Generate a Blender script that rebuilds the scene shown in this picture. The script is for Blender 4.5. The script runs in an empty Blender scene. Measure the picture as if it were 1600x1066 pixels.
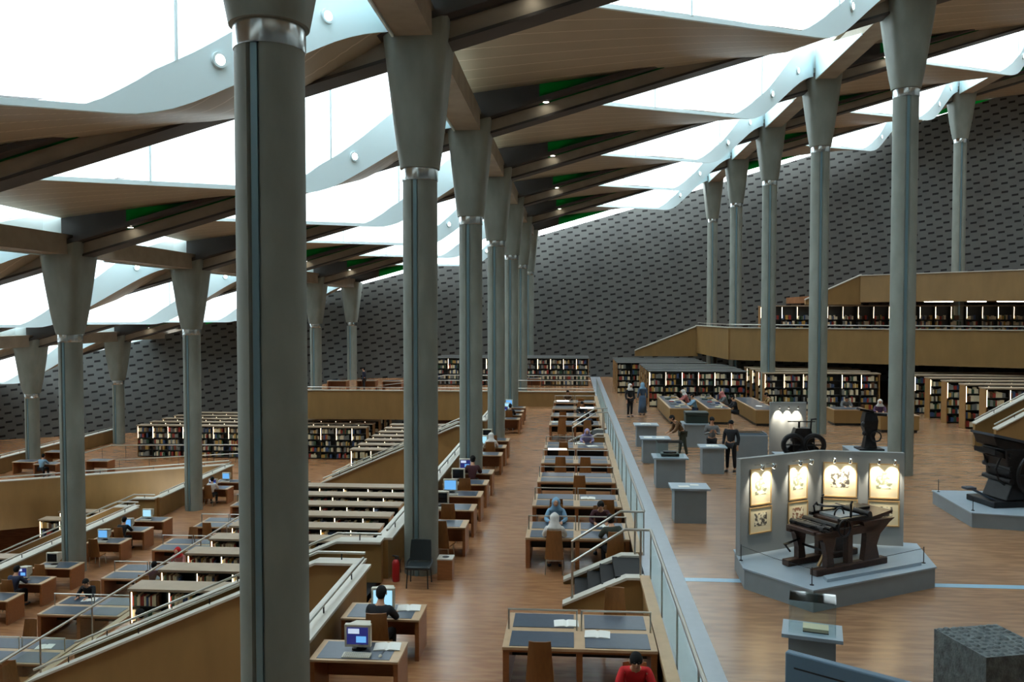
import bpy, math, random
from mathutils import Vector, Matrix
random.seed(11)
sc = bpy.context.scene
col = sc.collection
R = math.radians

# ------------------------------------------------------------------ camera, sky, exposure
cam_d = bpy.data.cameras.new('camera')
cam = bpy.data.objects.new('camera', cam_d)
col.objects.link(cam)
cam.location = (0, 0, 6.1)
cam.rotation_euler = (R(90 - 1.94), 0, R(4.19))
cam_d.sensor_width = 36
cam_d.lens = 36 * 1297 / 1600
cam_d.clip_start = 0.1
cam_d.clip_end = 400
sc.camera = cam

world = bpy.data.worlds.new('overcast_sky')
sc.world = world
world.use_nodes = True
bg = world.node_tree.nodes['Background']
bg.inputs[0].default_value = (0.86, 0.96, 1.0, 1)
bg.inputs[1].default_value = 2.3
sc.view_settings.view_transform = 'Standard'
sc.view_settings.look = 'None'
sc.view_settings.gamma = 1
sc.view_settings.exposure = 1.55

# ------------------------------------------------------------------ materials
def lin(c):
    return tuple(((v / 255) / 12.92 if v / 255 <= .04045 else ((v / 255 + .055) / 1.055) ** 2.4) for v in c)

MATS = {}
def mat(name, rgb, rough=.5, metal=0.0, noise=0.0, nscale=3.0, emit=None, stren=0.0, stretch=(1, 1, 1), bump=0.0):
    m = bpy.data.materials.new(name)
    m.use_nodes = True
    nt = m.node_tree
    b = nt.nodes['Principled BSDF']
    c = lin(rgb)
    b.inputs['Base Color'].default_value = (*c, 1)
    b.inputs['Roughness'].default_value = rough
    b.inputs['Metallic'].default_value = metal
    if noise or bump:
        tc = nt.nodes.new('ShaderNodeTexCoord')
        mp = nt.nodes.new('ShaderNodeMapping')
        mp.inputs['Scale'].default_value = stretch
        nz = nt.nodes.new('ShaderNodeTexNoise')
        nz.inputs['Scale'].default_value = nscale
        nz.inputs['Detail'].default_value = 5
        nt.links.new(tc.outputs['Object'], mp.inputs[0])
        nt.links.new(mp.outputs[0], nz.inputs['Vector'])
        if noise:
            rp = nt.nodes.new('ShaderNodeValToRGB')
            rp.color_ramp.elements[0].position = .3
            rp.color_ramp.elements[1].position = .7
            rp.color_ramp.elements[0].color = (*[v * (1 - noise) for v in c], 1)
            rp.color_ramp.elements[1].color = (*[min(1, v * (1 + noise)) for v in c], 1)
            nt.links.new(nz.outputs['Fac'], rp.inputs[0])
            nt.links.new(rp.outputs[0], b.inputs['Base Color'])
        if bump:
            bp = nt.nodes.new('ShaderNodeBump')
            bp.inputs['Strength'].default_value = bump
            bp.inputs['Distance'].default_value = .05
            nt.links.new(nz.outputs['Fac'], bp.inputs['Height'])
            nt.links.new(bp.outputs[0], b.inputs['Normal'])
    if emit:
        b.inputs['Emission Color'].default_value = (*lin(emit), 1)
        b.inputs['Emission Strength'].default_value = stren
    MATS[name] = m
    return m

def parquet(name, c1, c2, c3, rot=0.0, rough=.33):
    m = mat(name, c1, rough)
    nt = m.node_tree
    b = nt.nodes['Principled BSDF']
    tc = nt.nodes.new('ShaderNodeTexCoord')
    def streak(scale, detail):
        mp = nt.nodes.new('ShaderNodeMapping')
        mp.inputs['Rotation'].default_value = (0, 0, rot)
        mp.inputs['Scale'].default_value = scale
        nt.links.new(tc.outputs['Object'], mp.inputs[0])
        nz = nt.nodes.new('ShaderNodeTexNoise')
        nz.inputs['Scale'].default_value = 1
        nz.inputs['Detail'].default_value = detail
        nt.links.new(mp.outputs[0], nz.inputs['Vector'])
        return nz.outputs['Fac']
    def ramp(fac, a, c, p0, p1):
        rp = nt.nodes.new('ShaderNodeValToRGB')
        rp.color_ramp.elements[0].position = p0; rp.color_ramp.elements[1].position = p1
        rp.color_ramp.elements[0].color = (*a, 1); rp.color_ramp.elements[1].color = (*c, 1)
        nt.links.new(fac, rp.inputs[0])
        return rp.outputs[0]
    base = ramp(streak((1.6, 9, 1), 2), lin(c2), lin(c1), .38, .62)
    mx = nt.nodes.new('ShaderNodeMixRGB'); mx.blend_type = 'MULTIPLY'; mx.inputs[0].default_value = 1
    nt.links.new(base, mx.inputs[1])
    nt.links.new(ramp(streak((.35, .5, 1), 2), (.82, .8, .78), (1, 1, 1), .3, .7), mx.inputs[2])
    nt.links.new(mx.outputs[0], b.inputs['Base Color'])
    b.inputs['Specular IOR Level'].default_value = .85
    return m

def glass(name, tint, refl=.08, fres=True):
    m = bpy.data.materials.new(name)
    m.use_nodes = True
    nt = m.node_tree
    nt.nodes.clear()
    out = nt.nodes.new('ShaderNodeOutputMaterial')
    tr = nt.nodes.new('ShaderNodeBsdfTransparent')
    tr.inputs[0].default_value = (*lin(tint), 1)
    gl = nt.nodes.new('ShaderNodeBsdfGlossy')
    gl.inputs['Roughness'].default_value = .04
    mx = nt.nodes.new('ShaderNodeMixShader')
    if fres:
        fr = nt.nodes.new('ShaderNodeFresnel')
        fr.inputs['IOR'].default_value = 1.45
        nt.links.new(fr.outputs[0], mx.inputs[0])
    else:
        mx.inputs[0].default_value = refl
    nt.links.new(tr.outputs[0], mx.inputs[1])
    nt.links.new(gl.outputs[0], mx.inputs[2])
    nt.links.new(mx.outputs[0], out.inputs[0])
    MATS[name] = m
    return m

parquet('oak_parquet', (176, 126, 86), (154, 106, 70), (128, 86, 56), rot=R(90), rough=.27)
parquet('oak_parquet_diagonal', (164, 124, 90), (142, 104, 74), (120, 86, 62), rot=R(38), rough=.27)
mat('beech_panel', (142, 110, 64), .45, noise=.10, nscale=2.0, stretch=(1, 1, .35))
mat('desk_wood', (146, 92, 52), .4, noise=.12, nscale=4, stretch=(1, 6, 6))
mat('desk_edge', (188, 156, 120), .4, noise=.08, nscale=5)
mat('chair_wood', (140, 92, 48), .4, noise=.12, nscale=5, stretch=(4, 4, 1))
mat('leather', (66, 78, 92), .3, noise=.08, nscale=9)
mat('concrete', (128, 134, 126), .62, noise=.13, nscale=2.2, stretch=(1, 1, .45), bump=.15)
mat('concrete_beam', (152, 142, 126), .7, noise=.14, nscale=1.5)
mat('groove_steel', (120, 150, 160), .35, metal=.6)
mat('steel', (200, 205, 205), .22, metal=1.0)
mat('rail_steel', (190, 186, 176), .3, metal=.9)
mat('dark_metal', (40, 40, 42), .4, metal=.6)
mat('dark_fascia', (64, 60, 58), .6)
mat('stone_border', (160, 166, 172), .35, noise=.05, nscale=6)
mat('coping', (198, 192, 178), .4, noise=.04, nscale=5)
mat('pale_panel', (224, 243, 246), .5)
mat('plaster', (120, 122, 120), .8, noise=.06, nscale=1)
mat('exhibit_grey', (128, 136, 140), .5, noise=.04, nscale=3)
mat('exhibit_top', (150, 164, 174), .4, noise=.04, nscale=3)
mat('exhibit_blue', (88, 112, 130), .45)
mat('screen_paint', (140, 142, 140), .6, noise=.04, nscale=2)
mat('blue_inlay', (150, 185, 205), .25)
mat('paper', (232, 230, 222), .7)
mat('old_paper', (220, 206, 170), .7)
mat('press_wood', (58, 36, 26), .42, noise=.3, nscale=5, stretch=(2, 2, 6))
mat('press_iron', (34, 34, 36), .38, metal=.55, noise=.25, nscale=8)
mat('press_blue', (52, 62, 74), .4)
mat('pale_wood', (184, 150, 100), .5)
mat('green_case', (44, 56, 50), .4)
mat('crt_case', (196, 190, 172), .5)
mat('crt_dark', (46, 46, 48), .4)
mat('screen_blue', (20, 40, 80), .3, emit=(110, 180, 240), stren=.34)
mat('screen_white', (60, 90, 110), .3, emit=(160, 212, 235), stren=.4)
mat('screen_violet', (24, 26, 44), .25, emit=(40, 44, 110), stren=.3)
mat('screen_window', (190, 200, 215), .3, emit=(190, 205, 225), stren=.3)
mat('screen_off', (22, 28, 34), .15)
mat('black_plastic', (22, 22, 24), .45)
mat('step_dark', (12, 12, 13), .7)
mat('black_leather', (30, 38, 40), .4)
mat('red_paint', (170, 24, 26), .4)
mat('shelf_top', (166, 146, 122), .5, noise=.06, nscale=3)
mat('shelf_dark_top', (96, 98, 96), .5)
mat('shelf_dark', (40, 44, 44), .5)
mat('shelf_end', (150, 110, 64), .45, noise=.08, nscale=3)
mat('lamp_white', (255, 250, 235), .5, emit=(255, 250, 232), stren=6)
mat('lamp_warm', (255, 240, 205), .5, emit=(255, 232, 185), stren=3.2)
mat('lamp_soft', (255, 245, 225), .5, emit=(255, 232, 190), stren=3.2)
mat('dark_stone', (84, 92, 92), .55, noise=.45, nscale=9, bump=1.0)
mat('skin', (190, 140, 108), .55)
mat('eye', (25, 20, 18), .3)
mat('lips', (150, 84, 74), .5)
mat('hair', (14, 12, 11), .95)
for n_, c_ in {'black': (24, 25, 30), 'navy': (34, 42, 66), 'white': (214, 210, 204), 'sky_blue': (126, 164, 190), 'red': (196, 26, 28),
               'maroon': (66, 28, 34), 'olive': (52, 56, 44), 'brown': (98, 70, 40), 'grey': (110, 112, 112), 'pink': (190, 116, 112),
               'lavender': (150, 140, 180), 'denim': (70, 92, 116), 'yellow': (190, 170, 60), 'purple': (84, 58, 86), 'tan': (150, 120, 80)}.items():
    mat('cloth_' + n_, c_, .85, noise=.1, nscale=12)
for n_, c_ in {'red': (150, 52, 40), 'ochre': (176, 140, 70), 'green': (52, 82, 62), 'cream': (214, 202, 170), 'blue': (52, 74, 110),
               'brown': (92, 62, 40), 'grey': (120, 122, 118), 'black': (34, 34, 36)}.items():
    mat('cover_' + n_, c_, .6)
BOOKMATS = [MATS['cover_' + n_] for n_ in ('red', 'ochre', 'green', 'cream', 'blue', 'brown', 'grey', 'cream', 'cream', 'grey')]
glass('skylight_glass', (246, 252, 255))
glass('balustrade_glass', (246, 252, 250), refl=.06, fres=False)
glass('case_glass', (248, 252, 252), refl=.05, fres=False)
glass('case_top_glass', (240, 246, 246))

def translucent_green():
    m = bpy.data.materials.new('green_glazing')
    m.use_nodes = True
    nt = m.node_tree
    nt.nodes.clear()
    out = nt.nodes.new('ShaderNodeOutputMaterial')
    t = nt.nodes.new('ShaderNodeBsdfTranslucent')
    t.inputs[0].default_value = (.02, .28, .08, 1)
    d = nt.nodes.new('ShaderNodeBsdfDiffuse')
    d.inputs[0].default_value = (.02, .22, .06, 1)
    mx = nt.nodes.new('ShaderNodeMixShader')
    mx.inputs[0].default_value = .35
    nt.links.new(t.outputs[0], mx.inputs[1])
    nt.links.new(d.outputs[0], mx.inputs[2])
    nt.links.new(mx.outputs[0], out.inputs[0])
    MATS['green_glazing'] = m
translucent_green()

def frosted():
    m = bpy.data.materials.new('frosted_glass')
    m.use_nodes = True
    nt = m.node_tree
    nt.nodes.clear()
    out = nt.nodes.new('ShaderNodeOutputMaterial')
    t = nt.nodes.new('ShaderNodeBsdfTranslucent'); t.inputs[0].default_value = (.92, .97, 1, 1)
    d = nt.nodes.new('ShaderNodeBsdfTransparent')
    mx = nt.nodes.new('ShaderNodeMixShader'); mx.inputs[0].default_value = .15
    nt.links.new(t.outputs[0], mx.inputs[1]); nt.links.new(d.outputs[0], mx.inputs[2]); nt.links.new(mx.outputs[0], out.inputs[0])
    MATS['frosted_glass'] = m
frosted()

def soffit_material():
    m = mat('soffit_slats', (150, 124, 92), .5)
    nt = m.node_tree
    b = nt.nodes['Principled BSDF']
    tc = nt.nodes.new('ShaderNodeTexCoord')
    sp = nt.nodes.new('ShaderNodeSeparateXYZ')
    nt.links.new(tc.outputs['Object'], sp.inputs[0])
    mo = nt.nodes.new('ShaderNodeMath'); mo.operation = 'FRACT'
    mu = nt.nodes.new('ShaderNodeMath'); mu.operation = 'MULTIPLY'; mu.inputs[1].default_value = 1.05
    nt.links.new(sp.outputs[1], mu.inputs[0])
    nt.links.new(mu.outputs[0], mo.inputs[0])
    lt = nt.nodes.new('ShaderNodeMath'); lt.operation = 'LESS_THAN'; lt.inputs[1].default_value = .06
    nt.links.new(mo.outputs[0], lt.inputs[0])
    nz = nt.nodes.new('ShaderNodeTexNoise'); nz.inputs['Scale'].default_value = .8
    nt.links.new(tc.outputs['Object'], nz.inputs['Vector'])
    rp = nt.nodes.new('ShaderNodeValToRGB')
    rp.color_ramp.elements[0].color = (*lin((156, 142, 118)), 1)
    rp.color_ramp.elements[1].color = (*lin((178, 164, 140)), 1)
    nt.links.new(nz.outputs['Fac'], rp.inputs[0])
    mx = nt.nodes.new('ShaderNodeMixRGB')
    nt.links.new(lt.outputs[0], mx.inputs[0])
    nt.links.new(rp.outputs[0], mx.inputs[1])
    mx.inputs[2].default_value = (*lin((204, 190, 166)), 1)
    nt.links.new(mx.outputs[0], b.inputs['Base Color'])
soffit_material()

def slotted_wall_material():
    m = mat('slotted_stone', (104, 108, 108), .75)
    nt = m.node_tree
    b = nt.nodes['Principled BSDF']
    uv = nt.nodes.new('ShaderNodeUVMap'); uv.uv_map = 'wall'
    sp = nt.nodes.new('ShaderNodeSeparateXYZ')
    nt.links.new(uv.outputs[0], sp.inputs[0])
    def mth(op, a, bb=None, c=None):
        n = nt.nodes.new('ShaderNodeMath'); n.operation = op
        for i, x in enumerate((a, bb, c)):
            if x is None: continue
            if isinstance(x, (int, float)): n.inputs[i].default_value = x
            else: nt.links.new(x, n.inputs[i])
        return n.outputs[0]
    u, v = sp.outputs[0], sp.outputs[1]
    rowv = mth('DIVIDE', mth('SUBTRACT', v, mth('MULTIPLY', u, .12)), .335)
    row = mth('FLOOR', rowv)
    fv = mth('FRACT', rowv)
    off = mth('MULTIPLY', row, .535)
    wob = mth('MULTIPLY', mth('SINE', mth('MULTIPLY', row, 2.3)), .03)
    fu = mth('FRACT', mth('ADD', mth('ADD', mth('DIVIDE', u, 1.17), off), wob))
    a = mth('LESS_THAN', mth('ABSOLUTE', mth('SUBTRACT', fu, .5)), .185)
    c = mth('LESS_THAN', mth('ABSOLUTE', mth('SUBTRACT', fv, .5)), .23)
    slot = mth('MULTIPLY', a, c)
    nz = nt.nodes.new('ShaderNodeTexNoise'); nz.inputs['Scale'].default_value = .5; nz.inputs['Detail'].default_value = 6
    nt.links.new(uv.outputs[0], nz.inputs['Vector'])
    rp = nt.nodes.new('ShaderNodeValToRGB')
    rp.color_ramp.elements[0].position = .3; rp.color_ramp.elements[1].position = .7
    rp.color_ramp.elements[0].color = (*lin((84, 87, 86)), 1)
    rp.color_ramp.elements[1].color = (*lin((98, 101, 99)), 1)
    nt.links.new(nz.outputs['Fac'], rp.inputs[0])
    mx = nt.nodes.new('ShaderNodeMixRGB')
    nt.links.new(slot, mx.inputs[0])
    nt.links.new(rp.outputs[0], mx.inputs[1])
    mx.inputs[2].default_value = (*lin((14, 15, 16)), 1)
    nt.links.new(mx.outputs[0], b.inputs['Base Color'])
slotted_wall_material()

def print_material(name, ink, seed):
    m = mat(name, (214, 200, 160), .6)
    nt = m.node_tree
    b = nt.nodes['Principled BSDF']
    tc = nt.nodes.new('ShaderNodeTexCoord')
    mp = nt.nodes.new('ShaderNodeMapping'); mp.inputs['Location'].default_value = (seed, seed * .7, 0)
    nz = nt.nodes.new('ShaderNodeTexNoise'); nz.inputs['Scale'].default_value = 14; nz.inputs['Detail'].default_value = 5
    nt.links.new(tc.outputs['Object'], mp.inputs[0]); nt.links.new(mp.outputs[0], nz.inputs['Vector'])
    rp = nt.nodes.new('ShaderNodeValToRGB')
    rp.color_ramp.elements[0].position = .45; rp.color_ramp.elements[0].color = (*lin(ink), 1)
    rp.color_ramp.elements[1].position = .58; rp.color_ramp.elements[1].color = (*lin((226, 216, 186)), 1)
    nt.links.new(nz.outputs['Fac'], rp.inputs[0]); nt.links.new(rp.outputs[0], b.inputs['Base Color'])
print_material('print_ink_dark', (70, 66, 60), 3)
print_material('print_ink_brown', (130, 86, 60), 8)
print_material('print_ink_green', (120, 124, 100), 15)

# ------------------------------------------------------------------ mesh helpers
class MB:
    def __init__(s):
        s.v = []; s.f = []; s.m = []
    def add(s, vs, fs, mi=0):
        o = len(s.v)
        s.v += [tuple(p) for p in vs]
        s.f += [tuple(i + o for i in f) for f in fs]
        s.m += [mi] * len(fs)
        return s
    def box(s, x0, x1, y0, y1, z0, z1, mi=0):
        vs = [(x0, y0, z0), (x1, y0, z0), (x1, y1, z0), (x0, y1, z0), (x0, y0, z1), (x1, y0, z1), (x1, y1, z1), (x0, y1, z1)]
        return s.add(vs, [(3, 2, 1, 0), (4, 5, 6, 7), (0, 1, 5, 4), (1, 2, 6, 5), (2, 3, 7, 6), (3, 0, 4, 7)], mi)
    def obox(s, c, size, M=None, mi=0):
        a, b, h = (q / 2 for q in size)
        t = MB().box(-a, a, -b, b, -h, h)
        M = M or Matrix.Identity(3)
        return s.add([M @ Vector(p) + Vector(c) for p in t.v], t.f, mi)
    def bar(s, p0, p1, w, h, mi=0):
        p0, p1 = Vector(p0), Vector(p1)
        d = (p1 - p0).normalized()
        up = Vector((0, 0, 1)) if abs(d.z) < .95 else Vector((0, 1, 0))
        a = d.cross(up).normalized() * w / 2
        b = a.cross(d).normalized() * h / 2
        vs = [p0 - a - b, p0 + a - b, p0 + a + b, p0 - a + b, p1 - a - b, p1 + a - b, p1 + a + b, p1 - a + b]
        return s.add(vs, [(0, 1, 2, 3), (7, 6, 5, 4), (1, 0, 4, 5), (2, 1, 5, 6), (3, 2, 6, 7), (0, 3, 7, 4)], mi)
    def loft(s, rings, mi=0, caps=True):
        n = len(rings[0]); vs = [p for r in rings for p in r]; fs = []
        for i in range(len(rings) - 1):
            for j in range(n):
                k = (j + 1) % n
                fs.append((i * n + j, i * n + k, (i + 1) * n + k, (i + 1) * n + j))
        if caps:
            fs.append(tuple(reversed(range(n))))
            fs.append(tuple((len(rings) - 1) * n + j for j in range(n)))
        return s.add(vs, fs, mi)
    def tube(s, pts, r, n=8, mi=0):
        pts = [Vector(p) for p in pts]
        rr = r if isinstance(r, (list, tuple)) else [r] * len(pts)
        rings = []
        for i, p in enumerate(pts):
            a = pts[i] - pts[i - 1] if i > 0 else pts[1] - pts[0]
            b = pts[i + 1] - pts[i] if i < len(pts) - 1 else a
            d = (a.normalized() + b.normalized())
            if d.length < 1e-6: d = a
            d.normalize()
            up = Vector((0, 0, 1)) if abs(d.z) < .9 else Vector((0, 1, 0))
            u = d.cross(up).normalized(); w = u.cross(d).normalized()
            k = 1 / max(.5, math.cos(a.angle(b) / 2)) if a.length and b.length else 1
            rings.append([p + (u * math.cos(t) + w * math.sin(t)) * rr[i] * (k if i not in (0, len(pts) - 1) else 1)
                          for t in [2 * math.pi * j / n for j in range(n)]])
        return s.loft(rings, mi)
    def prism(s, poly, z0, z1, mi=0):
        n = len(poly)
        vs = [(x, y, z0) for x, y in poly] + [(x, y, z1) for x, y in poly]
        fs = [tuple(reversed(range(n))), tuple(range(n, 2 * n))] + [(j, (j + 1) % n, n + (j + 1) % n, n + j) for j in range(n)]
        return s.add(vs, fs, mi)
    def prism_y(s, poly, y0, y1, mi=0):
        n = len(poly)
        vs = [(x, y0, z) for x, z in poly] + [(x, y1, z) for x, z in poly]
        fs = [tuple(range(n)), tuple(reversed(range(n, 2 * n)))] + [((j + 1) % n, j, n + j, n + (j + 1) % n) for j in range(n)]
        return s.add(vs, fs, mi)
    def prism_x(s, poly, x0, x1, mi=0):
        n = len(poly)
        vs = [(x0, y, z) for y, z in poly] + [(x1, y, z) for y, z in poly]
        fs = [tuple(reversed(range(n))), tuple(range(n, 2 * n))] + [(j, (j + 1) % n, n + (j + 1) % n, n + j) for j in range(n)]
        return s.add(vs, fs, mi)
    def ball(s, c, r, nu=12, nv=8, mi=0, z0=-1.0, z1=1.0):
        rx, ry, rz = r if isinstance(r, (tuple, list)) else (r, r, r)
        rings = []
        for i in range(nv + 1):
            t = z0 + (z1 - z0) * i / nv
            ph = t * math.pi / 2
            q = max(.02, math.cos(ph)); zz = math.sin(ph)
            rings.append([(c[0] + rx * q * math.cos(2 * math.pi * j / nu), c[1] + ry * q * math.sin(2 * math.pi * j / nu), c[2] + rz * zz) for j in range(nu)])
        return s.loft(rings, mi)
    def lathe(s, prof, c=(0, 0, 0), n=24, mi=0, caps=True):
        rings = [[(c[0] + r * math.cos(2 * math.pi * j / n), c[1] + r * math.sin(2 * math.pi * j / n), c[2] + z) for j in range(n)] for r, z in prof]
        return s.loft(rings, mi, caps)
    def ring(s, c, axis, r, t, n=28, k=8, mi=0):
        ax = Vector(axis).normalized()
        u = ax.orthogonal().normalized(); w = ax.cross(u)
        rings = []
        for i in range(n):
            a = 2 * math.pi * i / n
            d = u * math.cos(a) + w * math.sin(a)
            rings.append([Vector(c) + d * r + (d * math.cos(b) + ax * math.sin(b)) * t for b in [2 * math.pi * j / k for j in range(k)]])
        rings.append(rings[0])
        return s.loft(rings, mi, caps=False)
    def mesh(s, name, smooth=False):
        me = bpy.data.meshes.new(name)
        me.from_pydata(s.v, [], s.f)
        if any(s.m):
            me.polygons.foreach_set('material_index', s.m)
        if smooth:
            me.polygons.foreach_set('use_smooth', [True] * len(s.f))
        me.update()
        return me
    def build(s, name, mats, parent=None, smooth=False, bevel=0.0, loc=None, rz=0.0):
        me = s.mesh(name, smooth)
        for m in (mats if isinstance(mats, (list, tuple)) else [mats]):
            me.materials.append(MATS[m] if isinstance(m, str) else m)
        o = bpy.data.objects.new(name, me)
        col.objects.link(o)
        if parent: o.parent = parent
        if loc: o.location = loc
        if rz: o.rotation_euler = (0, 0, rz)
        if bevel:
            b = o.modifiers.new('bevel', 'BEVEL'); b.width = bevel; b.segments = 2; b.limit_method = 'ANGLE'
        if smooth:
            try:
                me.set_sharp_from_angle(angle=R(40))
            except Exception:
                pass
        return o

def tag(o, label, cat, group=None):
    o['label'] = label; o['category'] = cat
    if group: o['group'] = group
    return o
def thing(name, label, cat, loc=(0, 0, 0), rz=0.0, group=None):
    o = bpy.data.objects.new(name, None)
    o.empty_display_size = .2
    col.objects.link(o)
    o.location = loc; o.rotation_euler = (0, 0, rz)
    return tag(o, label, cat, group)
def struct(o):
    o['kind'] = 'structure'
    return o
def dup(root, loc, rz=None, label=None, group=None):
    r = root.copy(); col.objects.link(r); r.location = loc
    if rz is not None: r.rotation_euler = (0, 0, rz)
    if label: r['label'] = label
    if group: r['group'] = group
    for ch in list(root.children):
        c = ch.copy(); col.objects.link(c); c.parent = r
        for g in ch.children:
            d = g.copy(); col.objects.link(d); d.parent = c
    return r
ORD = ['first', 'second', 'third', 'fourth', 'fifth', 'sixth', 'seventh', 'eighth', 'ninth', 'tenth', 'eleventh', 'twelfth', 'thirteenth', 'fourteenth', 'fifteenth', 'sixteenth']

# ------------------------------------------------------------------ the grid of the hall
S = 9.6            # column spacing along the hall
DX = 14.6          # column spacing across the terraces
XA = -3.55         # column row at the edge of the middle reading floor
SL = .281          # slope of the roof across the terraces
ZL = -3.35         # lower reading floor
ZS = -2.70         # bookcase strip beside it
ZT = .65           # exhibition terrace
ZU = 4.0           # gallery
ZV = 7.35          # upper gallery
def xk(k): return XA + DX * k
def zt(x): return 12.62 + SL * (x - XA)
def yw(x): return -19 + math.sqrt(90 ** 2 - (x - 3) ** 2)

# ------------------------------------------------------------------ floors
def slab(name, poly, ztop, thick, m):
    o = MB().prism(poly, ztop - thick, ztop).build(name, m)
    return struct(o)
def rect(x0, x1, y0, y1): return [(x0, y0), (x1, y0), (x1, y1), (x0, y1)]
slab('floor', rect(-4.4, 1.5, -6, 54), 0, .45, 'oak_parquet')
slab('floor', rect(2.3, 62, -6, 74), ZT, .5, 'oak_parquet_diagonal')
slab('floor', rect(1.5, 2.3, -6, 74), ZT, .5, 'stone_border')
slab('floor', rect(-12.8, 2.0, -6, 74), ZS, .3, 'oak_parquet')
slab('floor', rect(-19.2, -12.8, -6, 74), ZL, .4, 'oak_parquet')
P1 = [(-19.2, 45.0), (-62, 20.6), (-62, 74), (-19.2, 74)]
slab('floor', P1[::-1], ZL, .5, 'oak_parquet')
slab('floor', rect(-27.2, -19.2, -6, 74), ZS - 3.35, .3, 'oak_parquet')
slab('floor', rect(-62, -27.2, -6, 74), ZL - 3.35, .3, 'oak_parquet')
slab('floor', rect(-19.2, 1.5, 54.1, 74), .6, .6, 'oak_parquet')
UP = [(9.9, 53.0), (9.2, 62.0), (9.2, 74), (62, 74), (62, 27.0)]
slab('floor', UP[::-1], ZU, .5, 'oak_parquet')
VP = [(17.5, 52.0), (17.5, 74), (62, 74), (62, 7.5)]
slab('floor', VP[::-1], ZV, .5, 'oak_parquet')
struct(MB().box(2.3, 4.2, 16.9, 17.12, ZT, ZT + .004).build('trim_floor_strip', 'blue_inlay'))
struct(MB().box(7.0, 40, 16.9, 17.12, ZT, ZT + .004).build('trim_floor_strip', 'blue_inlay'))
struct(MB().box(2.3, 40, 35.3, 35.42, ZT, ZT + .004).build('trim_floor_strip', 'shelf_dark'))

# ------------------------------------------------------------------ outer walls
def far_wall():
    xs = [-84 + 3 * i for i in range(58)]
    vs, fs, uvs = [], [], []
    arc = 0
    px = None
    for x in xs:
        p = (x, yw(x))
        if px: arc += math.hypot(p[0] - px[0], p[1] - px[1])
        px = p
        for z in (-9.5, zt(x) - .15):
            vs.append((p[0], p[1], z)); uvs.append((arc, z))
        for z in (-9.5, zt(x) - .15):
            vs.append((p[0] * 1.004, p[1] + .5, z)); uvs.append((arc, z))
    for i in range(len(xs) - 1):
        a, b = i * 4, (i + 1) * 4
        fs += [(a, b, b + 1, a + 1), (a + 2, a + 3, b + 3, b + 2), (a + 1, b + 1, b + 3, a + 3)]
    me = bpy.data.meshes.new('wall_far')
    me.from_pydata(vs, [], fs)
    uvl = me.uv_layers.new(name='wall')
    for lp in me.loops:
        uvl.data[lp.index].uv = uvs[lp.vertex_index]
    me.materials.append(MATS['slotted_stone'])
    o = bpy.data.objects.new('wall_far', me); col.objects.link(o)
    struct(o)
far_wall()
struct(MB().box(-70, 70, -6.4, -6, -9.5, 40).build('wall_near', 'plaster'))
struct(MB().box(-62.4, -62, -6, 50, -9.5, 9).build('wall_left', 'plaster'))
struct(MB().box(62, 62.4, -6, 55, -9.5, 36).build('wall_right', 'plaster'))

# ------------------------------------------------------------------ roof
KS = range(-4, 4)
CX, CY = 10.77, 4.77          # bend of each skylight edge inside its bay
def interp(pts, x):
    if x <= pts[0][0]: return pts[0][1]
    for (a, ha), (b, hb) in zip(pts, pts[1:]):
        if x <= b: return ha + (hb - ha) * (x - a) / (b - a)
    return pts[-1][1]
def smooth(f, x, w=.45):
    return sum(f(x + w * (k - 3) / 3) for k in range(7)) / 7
def edge_y(dx):
    return smooth(lambda d: d * CY / CX if d < CX else CY + (d - CX) * (S - CY) / (DX - CX), dx) if .5 < dx < DX - .5 else (dx * CY / CX if dx < CX else CY + (dx - CX) * (S - CY) / (DX - CX))
EP = [(0, 1.12), (CX, 1.10)] + [(CX + (DX - CX) * u, z) for u, z in ((.155, 1.62), (.22, 1.86), (.47, 2.8), (.71, 3.65), (1, SL * DX))]
def prof(dx):
    return smooth(lambda d: interp(EP, d), dx) if .5 < dx < DX - .5 else interp(EP, dx)
FP = [(0, .95), (CX, .95 + .12 * CX), (DX, SL * DX)]
def far(dx): return interp(FP, dx)
HP = [(9.7, 0), (10.2, .34), (CX, .74), (11.6, .95), (12.7, 1.3), (13.4, 1.4), (DX, 1.2)]
def hgt(dx): return max(.07, interp(HP, dx))
soffit_meshes = {}
trim_no = [0]
win_no = [0]
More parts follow.
